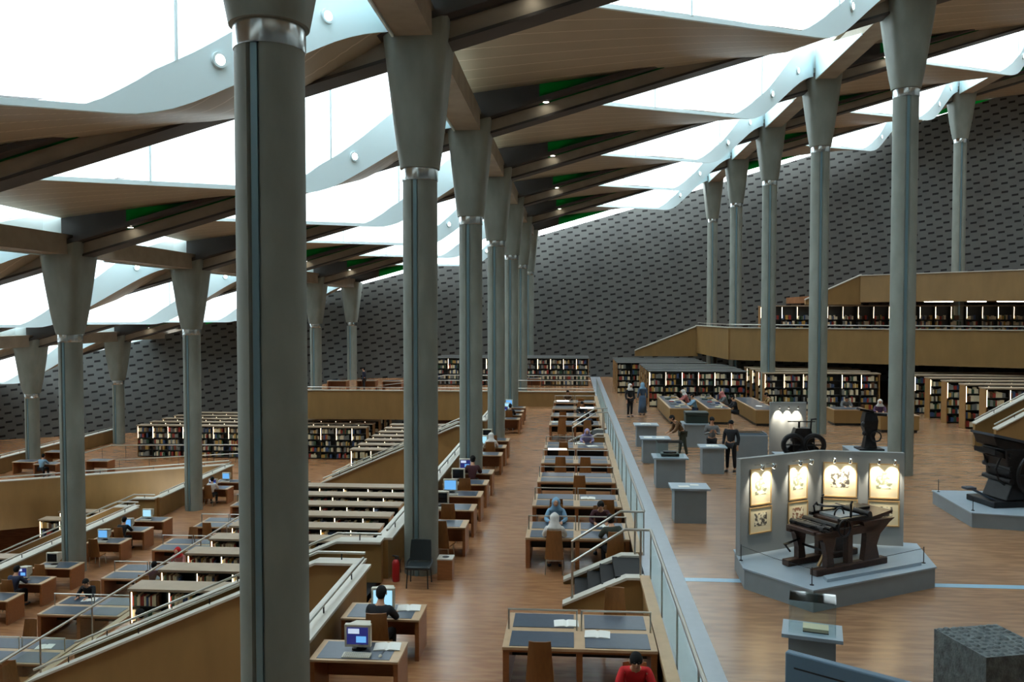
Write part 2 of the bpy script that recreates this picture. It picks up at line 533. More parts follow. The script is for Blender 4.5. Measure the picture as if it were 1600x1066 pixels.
def roof():
    N = 60
    ds = [DX * i / N for i in range(N + 1)]
    sof = MB(); fs = []; vs = []
    for d in ds:
        z = prof(d); yf = edge_y(d); zf = max(far(d), z) if d > CX else far(d)
        vs += [(d, yf, z), (d, S, zf), (d, yf, z + .05), (d, S, zf + .12)]
    for i in range(N):
        a, b = i * 4, i * 4 + 4
        fs += [(a + 1, b + 1, b, a), (a + 2, b + 2, b + 3, a + 3), (a, b, b + 2, a + 2), (b + 1, a + 1, a + 3, b + 3)]
    fs.append((0, 2, 3, 1))
    sof.add(vs, fs)
    fas = MB(); vs = []; fs = []
    dd = ds
    for d in dd:
        z = prof(d); y = edge_y(d)
        tx, ty = .1, edge_y(min(DX, d + .05)) - edge_y(d - .05 if d < DX else d - .05)
        ln = math.hypot(tx, ty); nx, ny = -ty / ln, tx / ln
        for off in (-.04, .05):
            vs += [(d + nx * off, y + ny * off, z - .03), (d + nx * off, y + ny * off, z + hgt(d) + .02)]
    for i in range(len(dd) - 1):
        a, b = i * 4, i * 4 + 4
        fs += [(a, b, b + 1, a + 1), (a + 2, a + 3, b + 3, b + 2), (a + 1, b + 1, b + 3, a + 3), (a, a + 2, b + 2, b)]
    L = (len(dd) - 1) * 4
    fs += [(0, 1, 3, 2), (L, L + 2, L + 3, L + 1)]
    fas.add(vs, fs)
    rev = MB().prism_x([(S - .8, SL * DX - .40), (S - .8, SL * DX + 1.05), (S - 6.6, SL * DX - .32), (S - 6.6, SL * DX - .40)], DX - .48, DX - .43)
    fro = MB(); vs = []; fs = []
    for d in ds:
        y = edge_y(d) + .02
        z0 = prof(d) + max(.14, hgt(d)); z1 = max(z0 + .05, 1.87 + SL * d)
        vs += [(d, y, z0), (d, y, z1), (d, y + .03, z0), (d, y + .03, z1)]
    for i in range(N):
        a, b = i * 4, i * 4 + 4
        fs += [(a, b, b + 1, a + 1), (a + 2, a + 3, b + 3, b + 2)]
    fro.add(vs, fs)
    def wedge(d0, d1):
        pts_t = []; pts_b = []
        for i in range(9):
            d = d0 + (d1 - d0) * i / 8
            pts_t.append((d, max(far(d), SL * d - .15 + .01))); pts_b.append((d, SL * d - .15))
        return MB().prism_y(pts_b + pts_t[::-1], S - .42, S - .36)
    wd, wg = wedge(0, 2.4), wedge(2.4, 6.8)
    gl = MB()
    gp = [(0, 0), (DX, 0), (DX, S), (CX, CY)]
    gl.add([(x, y, 1.9 + SL * x) for x, y in gp] + [(x, y, 1.87 + SL * x) for x, y in gp],
           [(0, 1, 2, 3), (7, 6, 5, 4), (0, 4, 5, 1), (1, 5, 6, 2), (2, 6, 7, 3), (3, 7, 4, 0)])
    rods = MB()
    for d in (6.6, 11.0):
        z0 = prof(d) + hgt(d)
        rods.tube([(d, edge_y(d) - .03, z0), (d, edge_y(d) - .03, 1.87 + SL * d)], .035, 6)
    protos = {}
    first = True
    for k in KS:
        for n in range(-1, 7):
            loc = (xk(k), n * S, zt(xk(k)))
            for key, mbx, m, nm in (('s', sof, 'soffit_slats', 'ceiling'), ('f', fas, 'pale_panel', 'ceiling_fascia'), ('r', rev, 'pale_panel', 'ceiling_reveal'),
                                    ('wd', wd, 'dark_fascia', 'ceiling_infill'), ('wg', wg, 'green_glazing', 'window'), ('g', gl, 'skylight_glass', 'window'), ('fr', fro, 'frosted_glass', 'window'), ('ro', rods, 'pale_panel', 'trim')):
                if nm in ('window', 'trim'):
                    win_no[0] += 1
                    nm = '%s_%d' % (nm, win_no[0])
                if key not in protos:
                    o = mbx.build(nm, m, loc=loc, smooth=key in 'sf')
                    protos[key] = o
                else:
                    o = bpy.data.objects.new(nm, protos[key].data); col.objects.link(o); o.location = loc
                struct(o)
    x0, x1 = xk(-4), xk(4)
    for n in range(0, 8):
        y = n * S
        lift = .85 if n == 7 else 0
        b = MB()
        def sl(x0, x1, y0, y1, a, c, mi):
            b.add([(x0, y0, zt(x0) + a), (x1, y0, zt(x1) + a), (x1, y1, zt(x1) + a), (x0, y1, zt(x0) + a),
                   (x0, y0, zt(x0) + c), (x1, y0, zt(x1) + c), (x1, y1, zt(x1) + c), (x0, y1, zt(x0) + c)],
                  [(3, 2, 1, 0), (4, 5, 6, 7), (0, 1, 5, 4), (1, 2, 6, 5), (2, 3, 7, 6), (3, 0, 4, 7)], mi)
        sl(x0, x1, y - .30, y + .30, -.55 + lift, .25 + lift, 0)
        sl(x0, x1, y - .78, y + .34, -.12 + lift, .04 + lift, 1)
        sl(x0, x1, y - .36, y + .36, -.60 + lift, -.52 + lift, 1)
        struct(b.build('trim_roof_beam', ['concrete_beam', 'dark_fascia']))
    for k in range(-3, 4):
        x = xk(k)
        struct(MB().box(x - .42, x + .42, -6, 7 * S, zt(x) - .35, zt(x) + .35).build('trim_cross_beam', 'concrete_beam'))
roof()

# ------------------------------------------------------------------ columns
def make_column(h_ring, label, loc):
    t = thing('column', label, 'column', loc)
    n = 40
    def circ(r, z, notch=True):
        pts = []
        for j in range(n):
            a = 2 * math.pi * j / n
            pts.append((r * math.cos(a), r * math.sin(a), z))
        return pts
    def shaft_ring(z, r=.40):
        pts = []
        gap = R(12); ang0 = R(262)
        m = 44
        for j in range(m):
            a = ang0 + gap + (2 * math.pi - 2 * gap) * j / (m - 1)
            pts.append((r * math.cos(a), r * math.sin(a), z))
        for da in (-gap * .85, gap * .85):
            a = ang0 + da
            pts.append(((r - .05) * math.cos(a), (r - .05) * math.sin(a), z))
        return pts
    MB().loft([shaft_ring(0), shaft_ring(h_ring)]).build('shaft', 'concrete', t, smooth=True)
    g = MB()
    a = R(262); rr = .345
    c = Vector((rr * math.cos(a), rr * math.sin(a), 0)); u = Vector((-math.sin(a), math.cos(a), 0)) * .04; d = Vector((math.cos(a), math.sin(a), 0)) * .03
    poly = [c - u - d, c + u - d, c + u + d, c - u + d]
    g.prism([(p.x, p.y) for p in poly], 0, h_ring)
    g.build('inset_strip', 'groove_steel', t)
    MB().lathe([(.41, h_ring - .02), (.415, h_ring), (.415, h_ring + .24), (.41, h_ring + .26)], n=40).build('collar', 'steel', t, smooth=True)
    rings = []
    for i in range(9):
        q = i / 8
        z = h_ring + .26 + (3.45 - .26 + .1) * q
        half = .46 + .31 * q
        ex = 2 + 9 * q
        ring = []
        for j in range(n):
            a = 2 * math.pi * (j + .5) / n
            ca, sa = math.cos(a), math.sin(a)
            rad = half / ((abs(ca) ** ex + abs(sa) ** ex) ** (1 / ex))
            ring.append((rad * ca, rad * sa, z))
        rings.append(ring)
    MB().loft(rings).build('capital', 'concrete', t, smooth=True)
    return t
def ring_z(x): return 9.17 + SL * (x - XA)
place = {0: 'row along the left edge of the middle reading floor', -1: 'row on the lower reading floor', -2: 'far left row on the lowest floor',
         1: 'row on the exhibition terrace', 2: 'far right row behind the galleries'}
def base_z(k, n):
    if k == 0: return 0 if n < 6 else .6
    if k == -1: return ZL if n < 6 else .6
    if k == -2: return ZL if n >= 5 else ZL - 3.35
    return ZT
for k, ns in ((0, range(1, 8)), (-1, range(2, 8)), (-2, range(4, 7)), (1, range(3, 8)), (2, range(5, 8))):
    for i, n in enumerate(ns):
        x = xk(k); z = base_z(k, n)
        lab = 'round concrete column with flared capital, %s from camera in the %s' % (ORD[i], place[k])
        if k == 0 and n == 1: lab = 'thick concrete column close to the camera, with steel collar near its top'
        make_column(ring_z(x) - z, lab, (x, n * S, z))

# ------------------------------------------------------------------ downlights in the roof
dl = thing('downlight', 'x', 'ceiling light', (0, 0, 0))
MB().lathe([(.05, .0), (.13, .0), (.14, -.03), (.10, -.035), (.10, -.02)], n=20, caps=False).build('rim', 'steel', dl, smooth=True)
MB().lathe([(.0001, -.012), (.10, -.02), (.10, -.03), (.0001, -.034)], n=20).build('lens', 'lamp_white', dl)
first = True
def downlight(loc, label):
    global first
    if first:
        dl.location = loc; dl['label'] = label; dl['group'] = 'roof downlights'; first = False
    else:
        dup(dl, loc, 0, label, 'roof downlights')
bayname = {-2: 'over far left columns', -1: 'over lower floor', 0: 'over middle floor', 1: 'over right terrace'}
for n in range(2, 8):
    for k in (-2, -1, 0, 1):
        for i, fr in enumerate((.18, .62)):
            x = xk(k) + DX * fr
            lift = .85 if n == 7 else 0
            if n == 7: continue
            downlight((x, n * S - .55, zt(x) - .125 + lift), 'round downlight under %s roof beam %s, %s half' % (ORD[n - 1], bayname[k], ('left', 'right')[i]))

fl = thing('wall_spot', 'x', 'ceiling light', (0, 0, 0))
MB().lathe([(.09, 0), (.16, 0), (.15, .05), (.10, .05)], n=20, caps=False).build('rim', 'pale_panel', fl, smooth=True)
MB().lathe([(.0001, .02), (.10, .02), (.10, .04), (.0001, .05)], n=20).build('lens', 'lamp_white', fl)
ffirst = True
for n in range(1, 7):
    for k in (-2, -1, 0, 1):
        for i, d in enumerate((11.5, 13.0)):
            tx, ty = .1, edge_y(d + .05) - edge_y(d - .05)
            nv = Vector((ty, -tx, 0)).normalized()
            loc = Vector((xk(k) + d, n * S + edge_y(d), zt(xk(k)) + prof(d) + .55)) + nv * .045
            lab = 'round spotlight on pale skylight edge in %s bay %s, %s one' % (ORD[n - 1], bayname[k], ('lower', 'upper')[i])
            if ffirst:
                o = fl; o['label'] = lab; o['group'] = 'spotlights on the skylight edges'; ffirst = False
            else:
                o = dup(fl, loc, None, lab, 'spotlights on the skylight edges')
            o.location = loc
            o.rotation_euler = nv.to_track_quat('Z', 'Y').to_euler()

# ------------------------------------------------------------------ parapets, rails, stairs
def handrail(pts, drop, label, r=.028, step=1.6, parent=None):
    o = Vector(pts[0])
    if parent:
        t = bpy.data.objects.new('handrail', None); col.objects.link(t); t.parent = parent
        t.location = o - parent.location
    else:
        t = thing('handrail', label, 'handrail', pts[0])
    P = [Vector(p) - o for p in pts]
    MB().tube(P, r, 10).build('rail', 'rail_steel', t, smooth=True)
    for a, b in zip(P, P[1:]):
        L = (b - a).length
        k = max(1, int(L / step))
        for i in range(k):
            p = a.lerp(b, (i + .5) / k)
            MB().tube([p, p - Vector((0, 0, drop))], .014, 6).build('bracket', 'dark_metal', t)
    return t
def parapet_y(x, y0, y1, z, low, label, name='wall_parapet'):
    w = struct(MB().box(x - .09, x + .09, y0, y1, z - low, z + .9).build(name, 'beech_panel'))
    struct(MB().box(x - .19, x + .19, y0 - .0, y1 + .0, z + .9, z + .95).build('trim_coping', 'coping'))
    handrail([(x + .05, y0 + .1, z + 1.1), (x + .05, y1 - .1, z + 1.1)], .15, label)
def parapet_line(p, q, z0, z1, label, rail=True, t=.2, zc=.95):
    d = Vector((q[0] - p[0], q[1] - p[1])); L = d.length; d.normalize(); nrm = Vector((-d.y, d.x)) * t / 2
    def quad(w): return [(p[0] - nrm.x * w, p[1] - nrm.y * w), (q[0] - nrm.x * w, q[1] - nrm.y * w), (q[0] + nrm.x * w, q[1] + nrm.y * w), (p[0] + nrm.x * w, p[1] + nrm.y * w)]
    struct(MB().prism(quad(1), z0, z1).build('wall_parapet', 'beech_panel'))
    struct(MB().prism(quad(1.6), z1, z1 + .05).build('trim_coping', 'coping'))
    if rail:
        handrail([(p[0], p[1], z1 + .22), (q[0], q[1], z1 + .22)], .17, label, step=2.4)
parapet_y(-4.3, 2, 16.6, 0, .45, 'steel handrail on near parapet of middle reading floor, beside the two front computers')
parapet_y(-4.3, 18.6, 37.4, 0, .45, 'steel handrail on parapet behind the long run of computer desks')
parapet_y(-4.3, 39.4, 54, 0, .45, 'steel handrail on parapet at far end of middle reading floor')
parapet_y(-19.1, 8, 34.8, ZL, .4, 'steel handrail on parapet along left edge of lower reading floor')
parapet_y(-19.1, 36.8, 45, ZL, .4, 'short steel handrail beyond the lower floor stair')
parapet_line((-19.1, 54), (-4.3, 54), -.95, .95, 'long steel handrail on wooden balcony front across the lower hall')
parapet_line((-4.1, 54), (1.45, 54), 0, .95, 'short steel handrail on low wooden wall closing the middle reading floor')
parapet_line((-19.2, 45.0), (-44, 30.9), ZL - 1.5, ZL + .95, 'steel handrail on the slanting wooden balcony front at far left')
parapet_line((9.9, 53), (36, 40), 3.15, 5.15, 'steel handrail on lower gallery front', t=.24)
parapet_line((9.9, 53.2), (9.2, 62), 3.15, 5.15, 'steel handrail on short side of lower gallery', t=.24)
parapet_line((17.5, 52), (36, 33.5), 6.75, 8.35, 'steel handrail on upper gallery front', rail=False, t=.24)
struct(MB().prism_y([(9.2, 5.15), (4.6, 3.3), (4.6, 2.9), (9.2, 2.9)], 62, 62.25).build('wall_stair_side', 'beech_panel'))
struct(MB().prism_y([(9.2, 5.2), (4.6, 3.35), (4.6, 3.28), (9.2, 5.13)], 61.95, 62.3).build('trim_coping', 'coping'))
struct(MB().prism_y([(17.5, 8.4), (14.2, 6.9), (14.2, 6.6), (17.5, 6.6)], 52, 52.25).build('wall_stair_side', 'beech_panel'))
struct(MB().prism_y([(17.5, 8.45), (14.2, 6.95), (14.2, 6.89), (17.5, 8.39)], 51.95, 52.3).build('trim_coping', 'coping'))

def staircase(xe, ztop, drop, y0, y1, label, lab2, dirn=-1, slope=.43, flat=1.0):
    t = thing('staircase', label, 'staircase', (xe, y0, ztop - drop))
    xb = dirn * flat; xc = xb + dirn * drop / slope
    for y in (y0, y1):
        ly = y - y0
        w = MB().prism_y([(0, drop + .9), (xb, drop + .9), (xc, .9), (xc, 0), (0, 0)], ly - .09, ly + .09).build('side_wall', 'beech_panel', t)
        c = MB().prism_y([(0, drop + .95), (xb, drop + .95), (xc, .95), (xc, .9), (xb, drop + .9), (0, drop + .9)], ly - .19, ly + .19).build('coping', 'coping', t)
    n = max(3, round(drop / .17)); run = abs(xc - xb) / n
    st = MB()
    for i in range(n):
        x0 = xb + dirn * run * i; x1 = x0 + dirn * run
        st.box(min(x0, x1), max(x0, x1), .1, y1 - y0 - .1, 0, drop - (i + 1) * drop / n + .001)
    st.box(min(0, xb), max(0, xb), .1, y1 - y0 - .1, 0, drop)
    st.build('steps', 'step_dark', t)
    for i, y in enumerate((y0, y1)):
        yy = y + (.06 if i == 0 else -.06)
        handrail([(xe, yy, ztop + 1.1), (xe + xb, yy, ztop + 1.1), (xe + xc, yy, ztop - drop + 1.1)], .15, 'steel handrail on %s side of %s' % (('near', 'far')[i], lab2), parent=t)
    return t
staircase(-4.3, 0, 2.7, 16.8, 18.4, 'wood sided stair going down left beside the black chair to front bookcases', 'the nearest stair going down left')
staircase(-4.3, 0, 2.7, 37.6, 39.2, 'wood sided stair going down left between the two groups of bookcases', 'the farther stair going down left')
staircase(-19.1, ZL, 2.7, 35.0, 36.6, 'wood sided stair going down from left edge of lower reading floor', 'the lowest stair at far left')
staircase(22.6, ZU, 3.35, 33.5, 35.2, 'wood sided stair at right edge of picture rising to lower gallery', 'the stair at the right edge', slope=.56, flat=.2)

def upstairs(y0, y1, label, lab2):
    t = thing('short_stair', label, 'staircase', (0, y0, 0))
    for y in (0, y1 - y0):
        MB().prism_y([(-.2, 0), (-.2, .06), (1.12, .64), (1.48, .64), (1.48, 0)], y - .07, y + .07).build('side_wall', 'beech_panel', t)
        MB().prism_y([(-.2, .06), (1.12, .64), (1.48, .64), (1.48, .69), (1.1, .69), (-.2, .11)], y - .13, y + .13).build('coping', 'coping', t)
    st = MB()
    for i in range(4):
        st.box(.05 + i * .28, 1.48, .08, y1 - y0 - .08, .1625 * i, .1625 * (i + 1) - (.003 if i == 3 else 0))
    st.build('steps', 'step_dark', t)
    for i, y in enumerate((y0, y1)):
        h = bpy.data.objects.new('stair_rail', None); col.objects.link(h); h.parent = t; h.location = (0, y - y0, 0)
        MB().tube([(0, 0, .12), (0, 0, .95), (1.08, 0, 1.65), (1.6, 0, 1.65)], .028, 10).build('rail', 'rail_steel', h, smooth=True)
        MB().tube([(1.4, 0, .68), (1.4, 0, 1.65)], .022, 8).build('post', 'rail_steel', h)
upstairs(17.04, 18.6, 'short dark stepped stair up to terrace behind nearest reading tables', 'the nearest short terrace stair')
upstairs(37.2, 38.8, 'short stair up to terrace far along the reading tables', 'the far short terrace stair')

def balustrade(x, y0, y1, z, label):
    t = thing('glass_balustrade', label, 'balustrade', (x, y0, z))
    L = y1 - y0; n = max(1, round(L / 2.1)); p = L / n
    MB().tube([(0, 0, 1.0), (0, L, 1.0)], .032, 10).build('rail', 'rail_steel', t, smooth=True)
    for i in range(n):
        MB().box(-.008, .008, i * p + .03, (i + 1) * p - .03, .10, .86).build('glass_pane', 'balustrade_glass', t)
    for i in range(n + 1):
        MB().box(-.014, .014, min(max(i * p - .015, 0), L - .03), min(max(i * p + .015, .03), L), 0, .98).build('post', 'rail_steel', t)
balustrade(1.6, 4.0, 17.0, ZT, 'glass balustrade on terrace edge from the front to the nearest short stair')
balustrade(1.6, 18.65, 37.15, ZT, 'glass balustrade on terrace edge between the two short stairs')
balustrade(1.6, 38.85, 56, ZT, 'glass balustrade on terrace edge beyond the far short stair')
balustrade(-12.72, 8, 36.0, ZS, 'glass balustrade between lower reading tables and front bookcases')
for y0, y1 in ((-6, 17), (18.65, 37.15), (38.85, 54)):
    struct(MB().box(1.38, 1.58, y0, y1, ZT - .02, ZT + .07).build('trim_edge_beam', 'desk_edge'))
    struct(MB().box(1.44, 1.5, y0, y1, 0, ZT - .02).build('wall_terrace_edge', 'beech_panel'))
struct(MB().box(-12.94, -12.74, -6, 54, ZS - .02, ZS + .07).build('trim_edge_beam', 'desk_edge'))
struct(MB().box(-12.88, -12.8, -6, 54, ZL, ZS - .02).build('wall_terrace_edge', 'beech_panel'))
parapet_y(-33.6, 38.5, 59, ZL, .3, 'steel handrail on parapet beside the far left columns')
handrail([(-29.2, 44.5, -2.3), (-29.2, 50.4, -2.3), (-20, 51.3, -2.3)], 1.04, 'upper steel rail before bookcases on far left platform')
handrail([(-28.0, 47.6, -2.75), (-20, 50.0, -2.6)], .55, 'lower steel rail before bookcases on far left platform')
# rails of the platform behind the middle floor
handrail([(-11.5, 58, 1.2), (-9, 58, 1.7), (1.2, 58, 1.7)], .5, 'upper of the thin rails in front of the far bookcases')
handrail([(-13.5, 56.5, 1.05), (-10, 56.5, 1.45), (1.2, 56.5, 1.5)], .5, 'lower of the thin rails in front of the far bookcases')

# ------------------------------------------------------------------ furniture
def make_table():
    t = thing('reading_table', 'x', 'table')
    W, D = 1.24, .775
    MB().box(-W, W, -D, D, .69, .74).build('tabletop', 'desk_edge', t, bevel=.006)
    for sx in (-1, 1):
        for sy in (-1, 1):
            x0, x1 = sorted((sx * .09, sx * (W - .11))); y0, y1 = sorted((sy * .09, sy * (D - .05)))
            MB().box(x0, x1, y0, y1, .741, .748).build('writing_pad', 'leather', t)
    for x in (-W + .06, 0, W - .06):
        MB().box(x - .05, x + .05, -D + .02, D - .02, 0, .69).build('leg_panel', 'desk_wood', t)
    MB().box(-W + .11, W - .11, -.02, .02, .30, .69).build('modesty_panel', 'shelf_dark', t)
    MB().box(-W + .11, W - .11, -D + .02, -D + .05, .655, .69).build('apron', 'desk_wood', t)
    MB().box(-W + .11, W - .11, D - .05, D - .02, .655, .69).build('apron', 'desk_wood', t)
    for s in (-1, 1):
        a, b = sorted((s * .04, s * (W - .05)))
        r = MB().tube([(a, 0, .74), (a, 0, 1.08), (b, 0, 1.08), (b, 0, .74)], .016, 8).build('light_rail', 'rail_steel', t)
    return t
table = make_table()
tfirst = True
def place_table(loc, label, group):
    global tfirst
    if tfirst:
        table.location = loc; table['label'] = label; table['group'] = group; tfirst = False
        return table
    return dup(table, loc, 0, label, group)
MIDY = [9.85, 13.1, 19.6, 22.9, 26.2, 29.5, 32.8, 39.6, 42.9, 46.2, 49.5]
for i, y in enumerate(MIDY):
    lab = 'double reading table with slate blue pads, %s back along the middle floor' % ORD[i]
    if i == 1: lab = 'nearest fully seen reading table with four dark pads, before the short stair'
    if i == 2: lab = 'reading table where women in blue and white scarves sit facing each other'
    place_table((.12, y + .775, 0), lab, 'reading tables on the middle floor')
LOWY = [16.2, 19.4, 22.65, 25.9, 29.2, 32.5, 36.2, 39.4]
for i, y in enumerate(LOWY):
    place_table((-14.2, y + .775, ZL), 'double reading table with blue pads, %s back on the lower left floor' % ORD[i], 'reading tables on the lower floor')

def make_chair():
    t = thing('chair', 'x', 'chair')
    MB().box(-.22, .22, -.22, .22, .38, .42).build('seat', 'chair_wood', t, bevel=.01)
    rings = []
    for i in range(7):
        q = i / 6
        z = .36 + .70 * q; w = .22 - .05 * q; y = -.22 - .09 * q
        rings.append([(-w, y + .02, z), (-w * .5, y - .015, z), (w * .5, y - .015, z), (w, y + .02, z), (w, y + .045, z), (w * .5, y + .01, z), (-w * .5, y + .01, z), (-w, y + .045, z)])
    MB().loft(rings).build('backrest', 'chair_wood', t, smooth=True)
    for sx in (-1, 1):
        for sy in (-1, 1):
            MB().tube([(sx * .18, sy * .18, .38), (sx * .21, sy * .21, 0)], .014, 8).build('leg', 'rail_steel', t)
    return t
chair = make_chair()
cfirst = True
def place_chair(x, y, z, rz, label, group='wooden chairs at the tables'):
    global cfirst
    if cfirst:
        chair.location = (x, y, z); chair.rotation_euler = (0, 0, rz); chair['label'] = label; chair['group'] = group; cfirst = False
        return chair
    return dup(chair, (x, y, z), rz, label, group)
# chairs (rz 0: faces +Y, away from the camera; pi: faces the camera)
used = {(0, 1): 'far right, under the man in red', (2, 1): 'x'}
def tside(i): return MIDY[i] - .12, MIDY[i] + 1.55 + .12
mid_chairs = [(1, 'near', -.5, .02), (0, 'far', .9, 0), (1, 'far', .78, 0), (2, 'near', -.42, 0), (2, 'near', 1.0, 0), (2, 'far', -.42, 0), (2, 'far', .72, 0),
              (3, 'near', -.45, .06), (3, 'near', .95, 0), (4, 'near', .22, 0), (5, 'near', -.42, 0), (5, 'near', .45, 0), (6, 'near', -.35, 0), (6, 'far', .6, 0),
              (7, 'near', -.5, 0), (7, 'near', .7, 0), (8, 'near', -.5, 0), (8, 'far', .5, 0), (9, 'near', .4, 0), (10, 'far', -.3, 0), (10, 'near', .5, 0)]
for i, side, x, a in mid_chairs:
    n_, f_ = tside(i)
    y = n_ - .12 if side == 'near' else f_ + .12
    place_chair(x, y, 0, a if side == 'near' else math.pi + a, 'tall backed wooden chair on %s side, %s of the %s middle floor reading table' % (side, 'left' if x < .12 else 'right', ORD[i]))
for i, side, x in [(1, 'far', -14.8), (2, 'far', -14.9), (3, 'near', -13.7), (4, 'far', -14.8), (3, 'far', -13.6), (5, 'near', -14.6), (1, 'near', -13.6)]:
    y = LOWY[i] - .24 if side == 'near' else LOWY[i] + 1.55 + .24
    place_chair(x, y, ZL, 0 if side == 'near' else math.pi, 'wooden chair on %s side, %s of the %s lower floor reading table' % (side, 'left' if x < -14.2 else 'right', ORD[i]), 'wooden chairs on the lower floor')

def make_desk():
    t = thing('computer_desk', 'x', 'desk')
    MB().box(-.70, .70, 0, .8, .70, .74).build('desktop', 'desk_edge', t, bevel=.006)
    MB().box(-.60, .55, .06, .72, .741, .747).build('writing_pad', 'leather', t)
    for x in (-.69, .62):
        MB().box(x, x + .07, .02, .78, 0, .70).build('side_panel', 'desk_wood', t)
    MB().box(-.62, .62, .70, .73, .2, .70).build('back_panel', 'desk_wood', t)
    return t
def make_monitor(scr):
    t = thing('monitor', 'x', 'computer monitor')
    b = MB()
    b.box(-.21, .21, -.03, .06, .07, .43)
    b.loft([[(-.19, .06, .09), (.19, .06, .09), (.19, .06, .41), (-.19, .06, .41)], [(-.12, .36, .13), (.12, .36, .13), (.12, .36, .36), (-.12, .36, .36)]])
    b.build('casing', 'crt_case', t, bevel=.01)
    dp = MB().box(-.17, .17, -.036, -.028, .12, .39)
    if scr == 'screen_violet':
        dp.box(-.15, .03, -.038, -.036, .29, .37, 1).box(-.02, .14, -.038, -.036, .15, .25, 2)
    dp.build('display', [scr, 'screen_window', 'screen_blue'], t)
    MB().lathe([(.12, 0), (.12, .015), (.05, .03), (.05, .08)], c=(0, .1, 0), n=20).build('stand', 'crt_dark', t, smooth=True)
    return t
def make_keyboard():
    t = thing('keyboard', 'x', 'keyboard')
    MB().prism_x([(-.08, 0), (.08, 0), (.08, .032), (-.08, .016)], -.22, .22).build('case', 'crt_case', t)
    k = MB()
    for r_ in range(4):
        for c_ in range(13):
            x = -.20 + c_ * .031; y = -.065 + r_ * .034
            k.box(x, x + .026, y, y + .028, .018 + r_ * .0035, .026 + r_ * .0035)
    k.build('keys', 'coping', t)
    return t
desk = make_desk(); kb = make_keyboard()
mons = {}
dfirst = True; kfirst = True
def workstation(x, y, z, scr, where, mx=-.1, keyboard=True, rz=0.0):
    global dfirst, kfirst
    M = Matrix.Rotation(rz, 3, 'Z')
    lab = 'wooden computer desk %s' % where
    if dfirst:
        desk.location = (x, y, z); desk['label'] = lab; desk['group'] = 'computer desks'; dfirst = False
    else: dup(desk, (x, y, z), rz, lab, 'computer desks')
    lab = 'tube monitor with %s on desk %s' % ({'screen_blue': 'blue screen', 'screen_white': 'bright pale screen', 'screen_violet': 'dark windowed screen', 'screen_off': 'dark screen'}[scr], where)
    p = (x + mx, y + .36, z + .747)
    if scr not in mons:
        m = make_monitor(scr); m.location = p; m['label'] = lab; m['group'] = 'computer monitors'; mons[scr] = m
    else: dup(mons[scr], p, rz, lab, 'computer monitors')
    if keyboard:
        p = (x + mx + .03, y + .16, z + .747); lab = 'beige keyboard on desk %s' % where
        if kfirst:
            kb.location = p; kb['label'] = lab; kb['group'] = 'keyboards'; kfirst = False
        else: dup(kb, p, rz, lab, 'keyboards')
MIDD = [(12.4, 'screen_violet'), (14.15, 'screen_white'), (20.4, 'screen_white'), (22.2, 'screen_off'), (23.9, 'screen_blue'), (25.6, 'screen_off'), (27.35, 'screen_violet'),
        (30.9, 'screen_blue'), (32.7, 'screen_white'), (34.5, 'screen_off'), (41.5, 'screen_off'), (43.2, 'screen_violet'), (44.9, 'screen_white'), (46.6, 'screen_blue')]
for i, (y, s_) in enumerate(MIDD):
    w = '%s along the parapet of the middle floor' % ORD[i]
    if i == 0: w = 'nearest the camera beside big column'
    if i == 1: w = 'used by person in black near big column'
    workstation(-3.36, y, 0, s_, w, mx=(-.02 if i < 2 else -.25))
ms = thing('computer_mouse', 'small pale mouse beside keyboard on nearest computer desk', 'mouse', (-2.98, 12.58, .747))
MB().ball((0, 0, .0), (.03, .05, .03), 12, 6, z0=0).build('shell', 'crt_case', ms, smooth=True)
MB().tube([(0, .05, .012), (.02, .18, .006), (-.02, .3, .006)], .004, 6).build('cable', 'crt_dark', ms)
LOWD = [(22.0, 'screen_off'), (23.6, 'screen_violet'), (25.2, 'screen_violet'), (26.8, 'screen_off'), (29.9, 'screen_blue'), (31.6, 'screen_blue'), (33.2, 'screen_white'), (39.6, 'screen_violet'), (41.2, 'screen_blue')]
for i, (y, s_) in enumerate(LOWD):
    workstation(-17.7, y, ZL, s_, '%s back along left edge of lower floor' % ORD[i], mx=-.2)
for i, (x, y) in enumerate([(-32.0, 46), (-30.3, 45.4), (-27.9, 46.6), (-32.3, 49.4)]):
    dup(desk, (x, y, ZL), 0, 'small wooden desk on far left platform, %s from left' % ORD[(1, 2, 3, 0)[i]], 'far platform desks')
for i, (x, y) in enumerate([(-16.5, 57), (-14.5, 57.3), (-12.6, 57), (-3, 60)]):
    dup(desk, (x, y, .6), 0, 'dark wooden desk behind far balcony front, %s from left' % ORD[i], 'desks behind the balcony')
# chairs of the computer desks
for i in (0, 1, 2, 3, 5, 8, 9, 11):
    y = MIDD[i][0]
    if i == 0: continue
    place_chair(-3.36 + (.05 if i % 2 else .2), y - .3, 0, .1 if i % 2 else -.2, 'wooden chair pushed to the %s computer desk of the middle floor' % ORD[i], 'wooden chairs at computer desks')
for i in (2, 3, 4, 5, 7):
    place_chair(-17.75, LOWD[i][0] - .3, ZL, 0, 'wooden chair at the %s computer desk of the lower floor' % ORD[i], 'wooden chairs at lower computer desks')

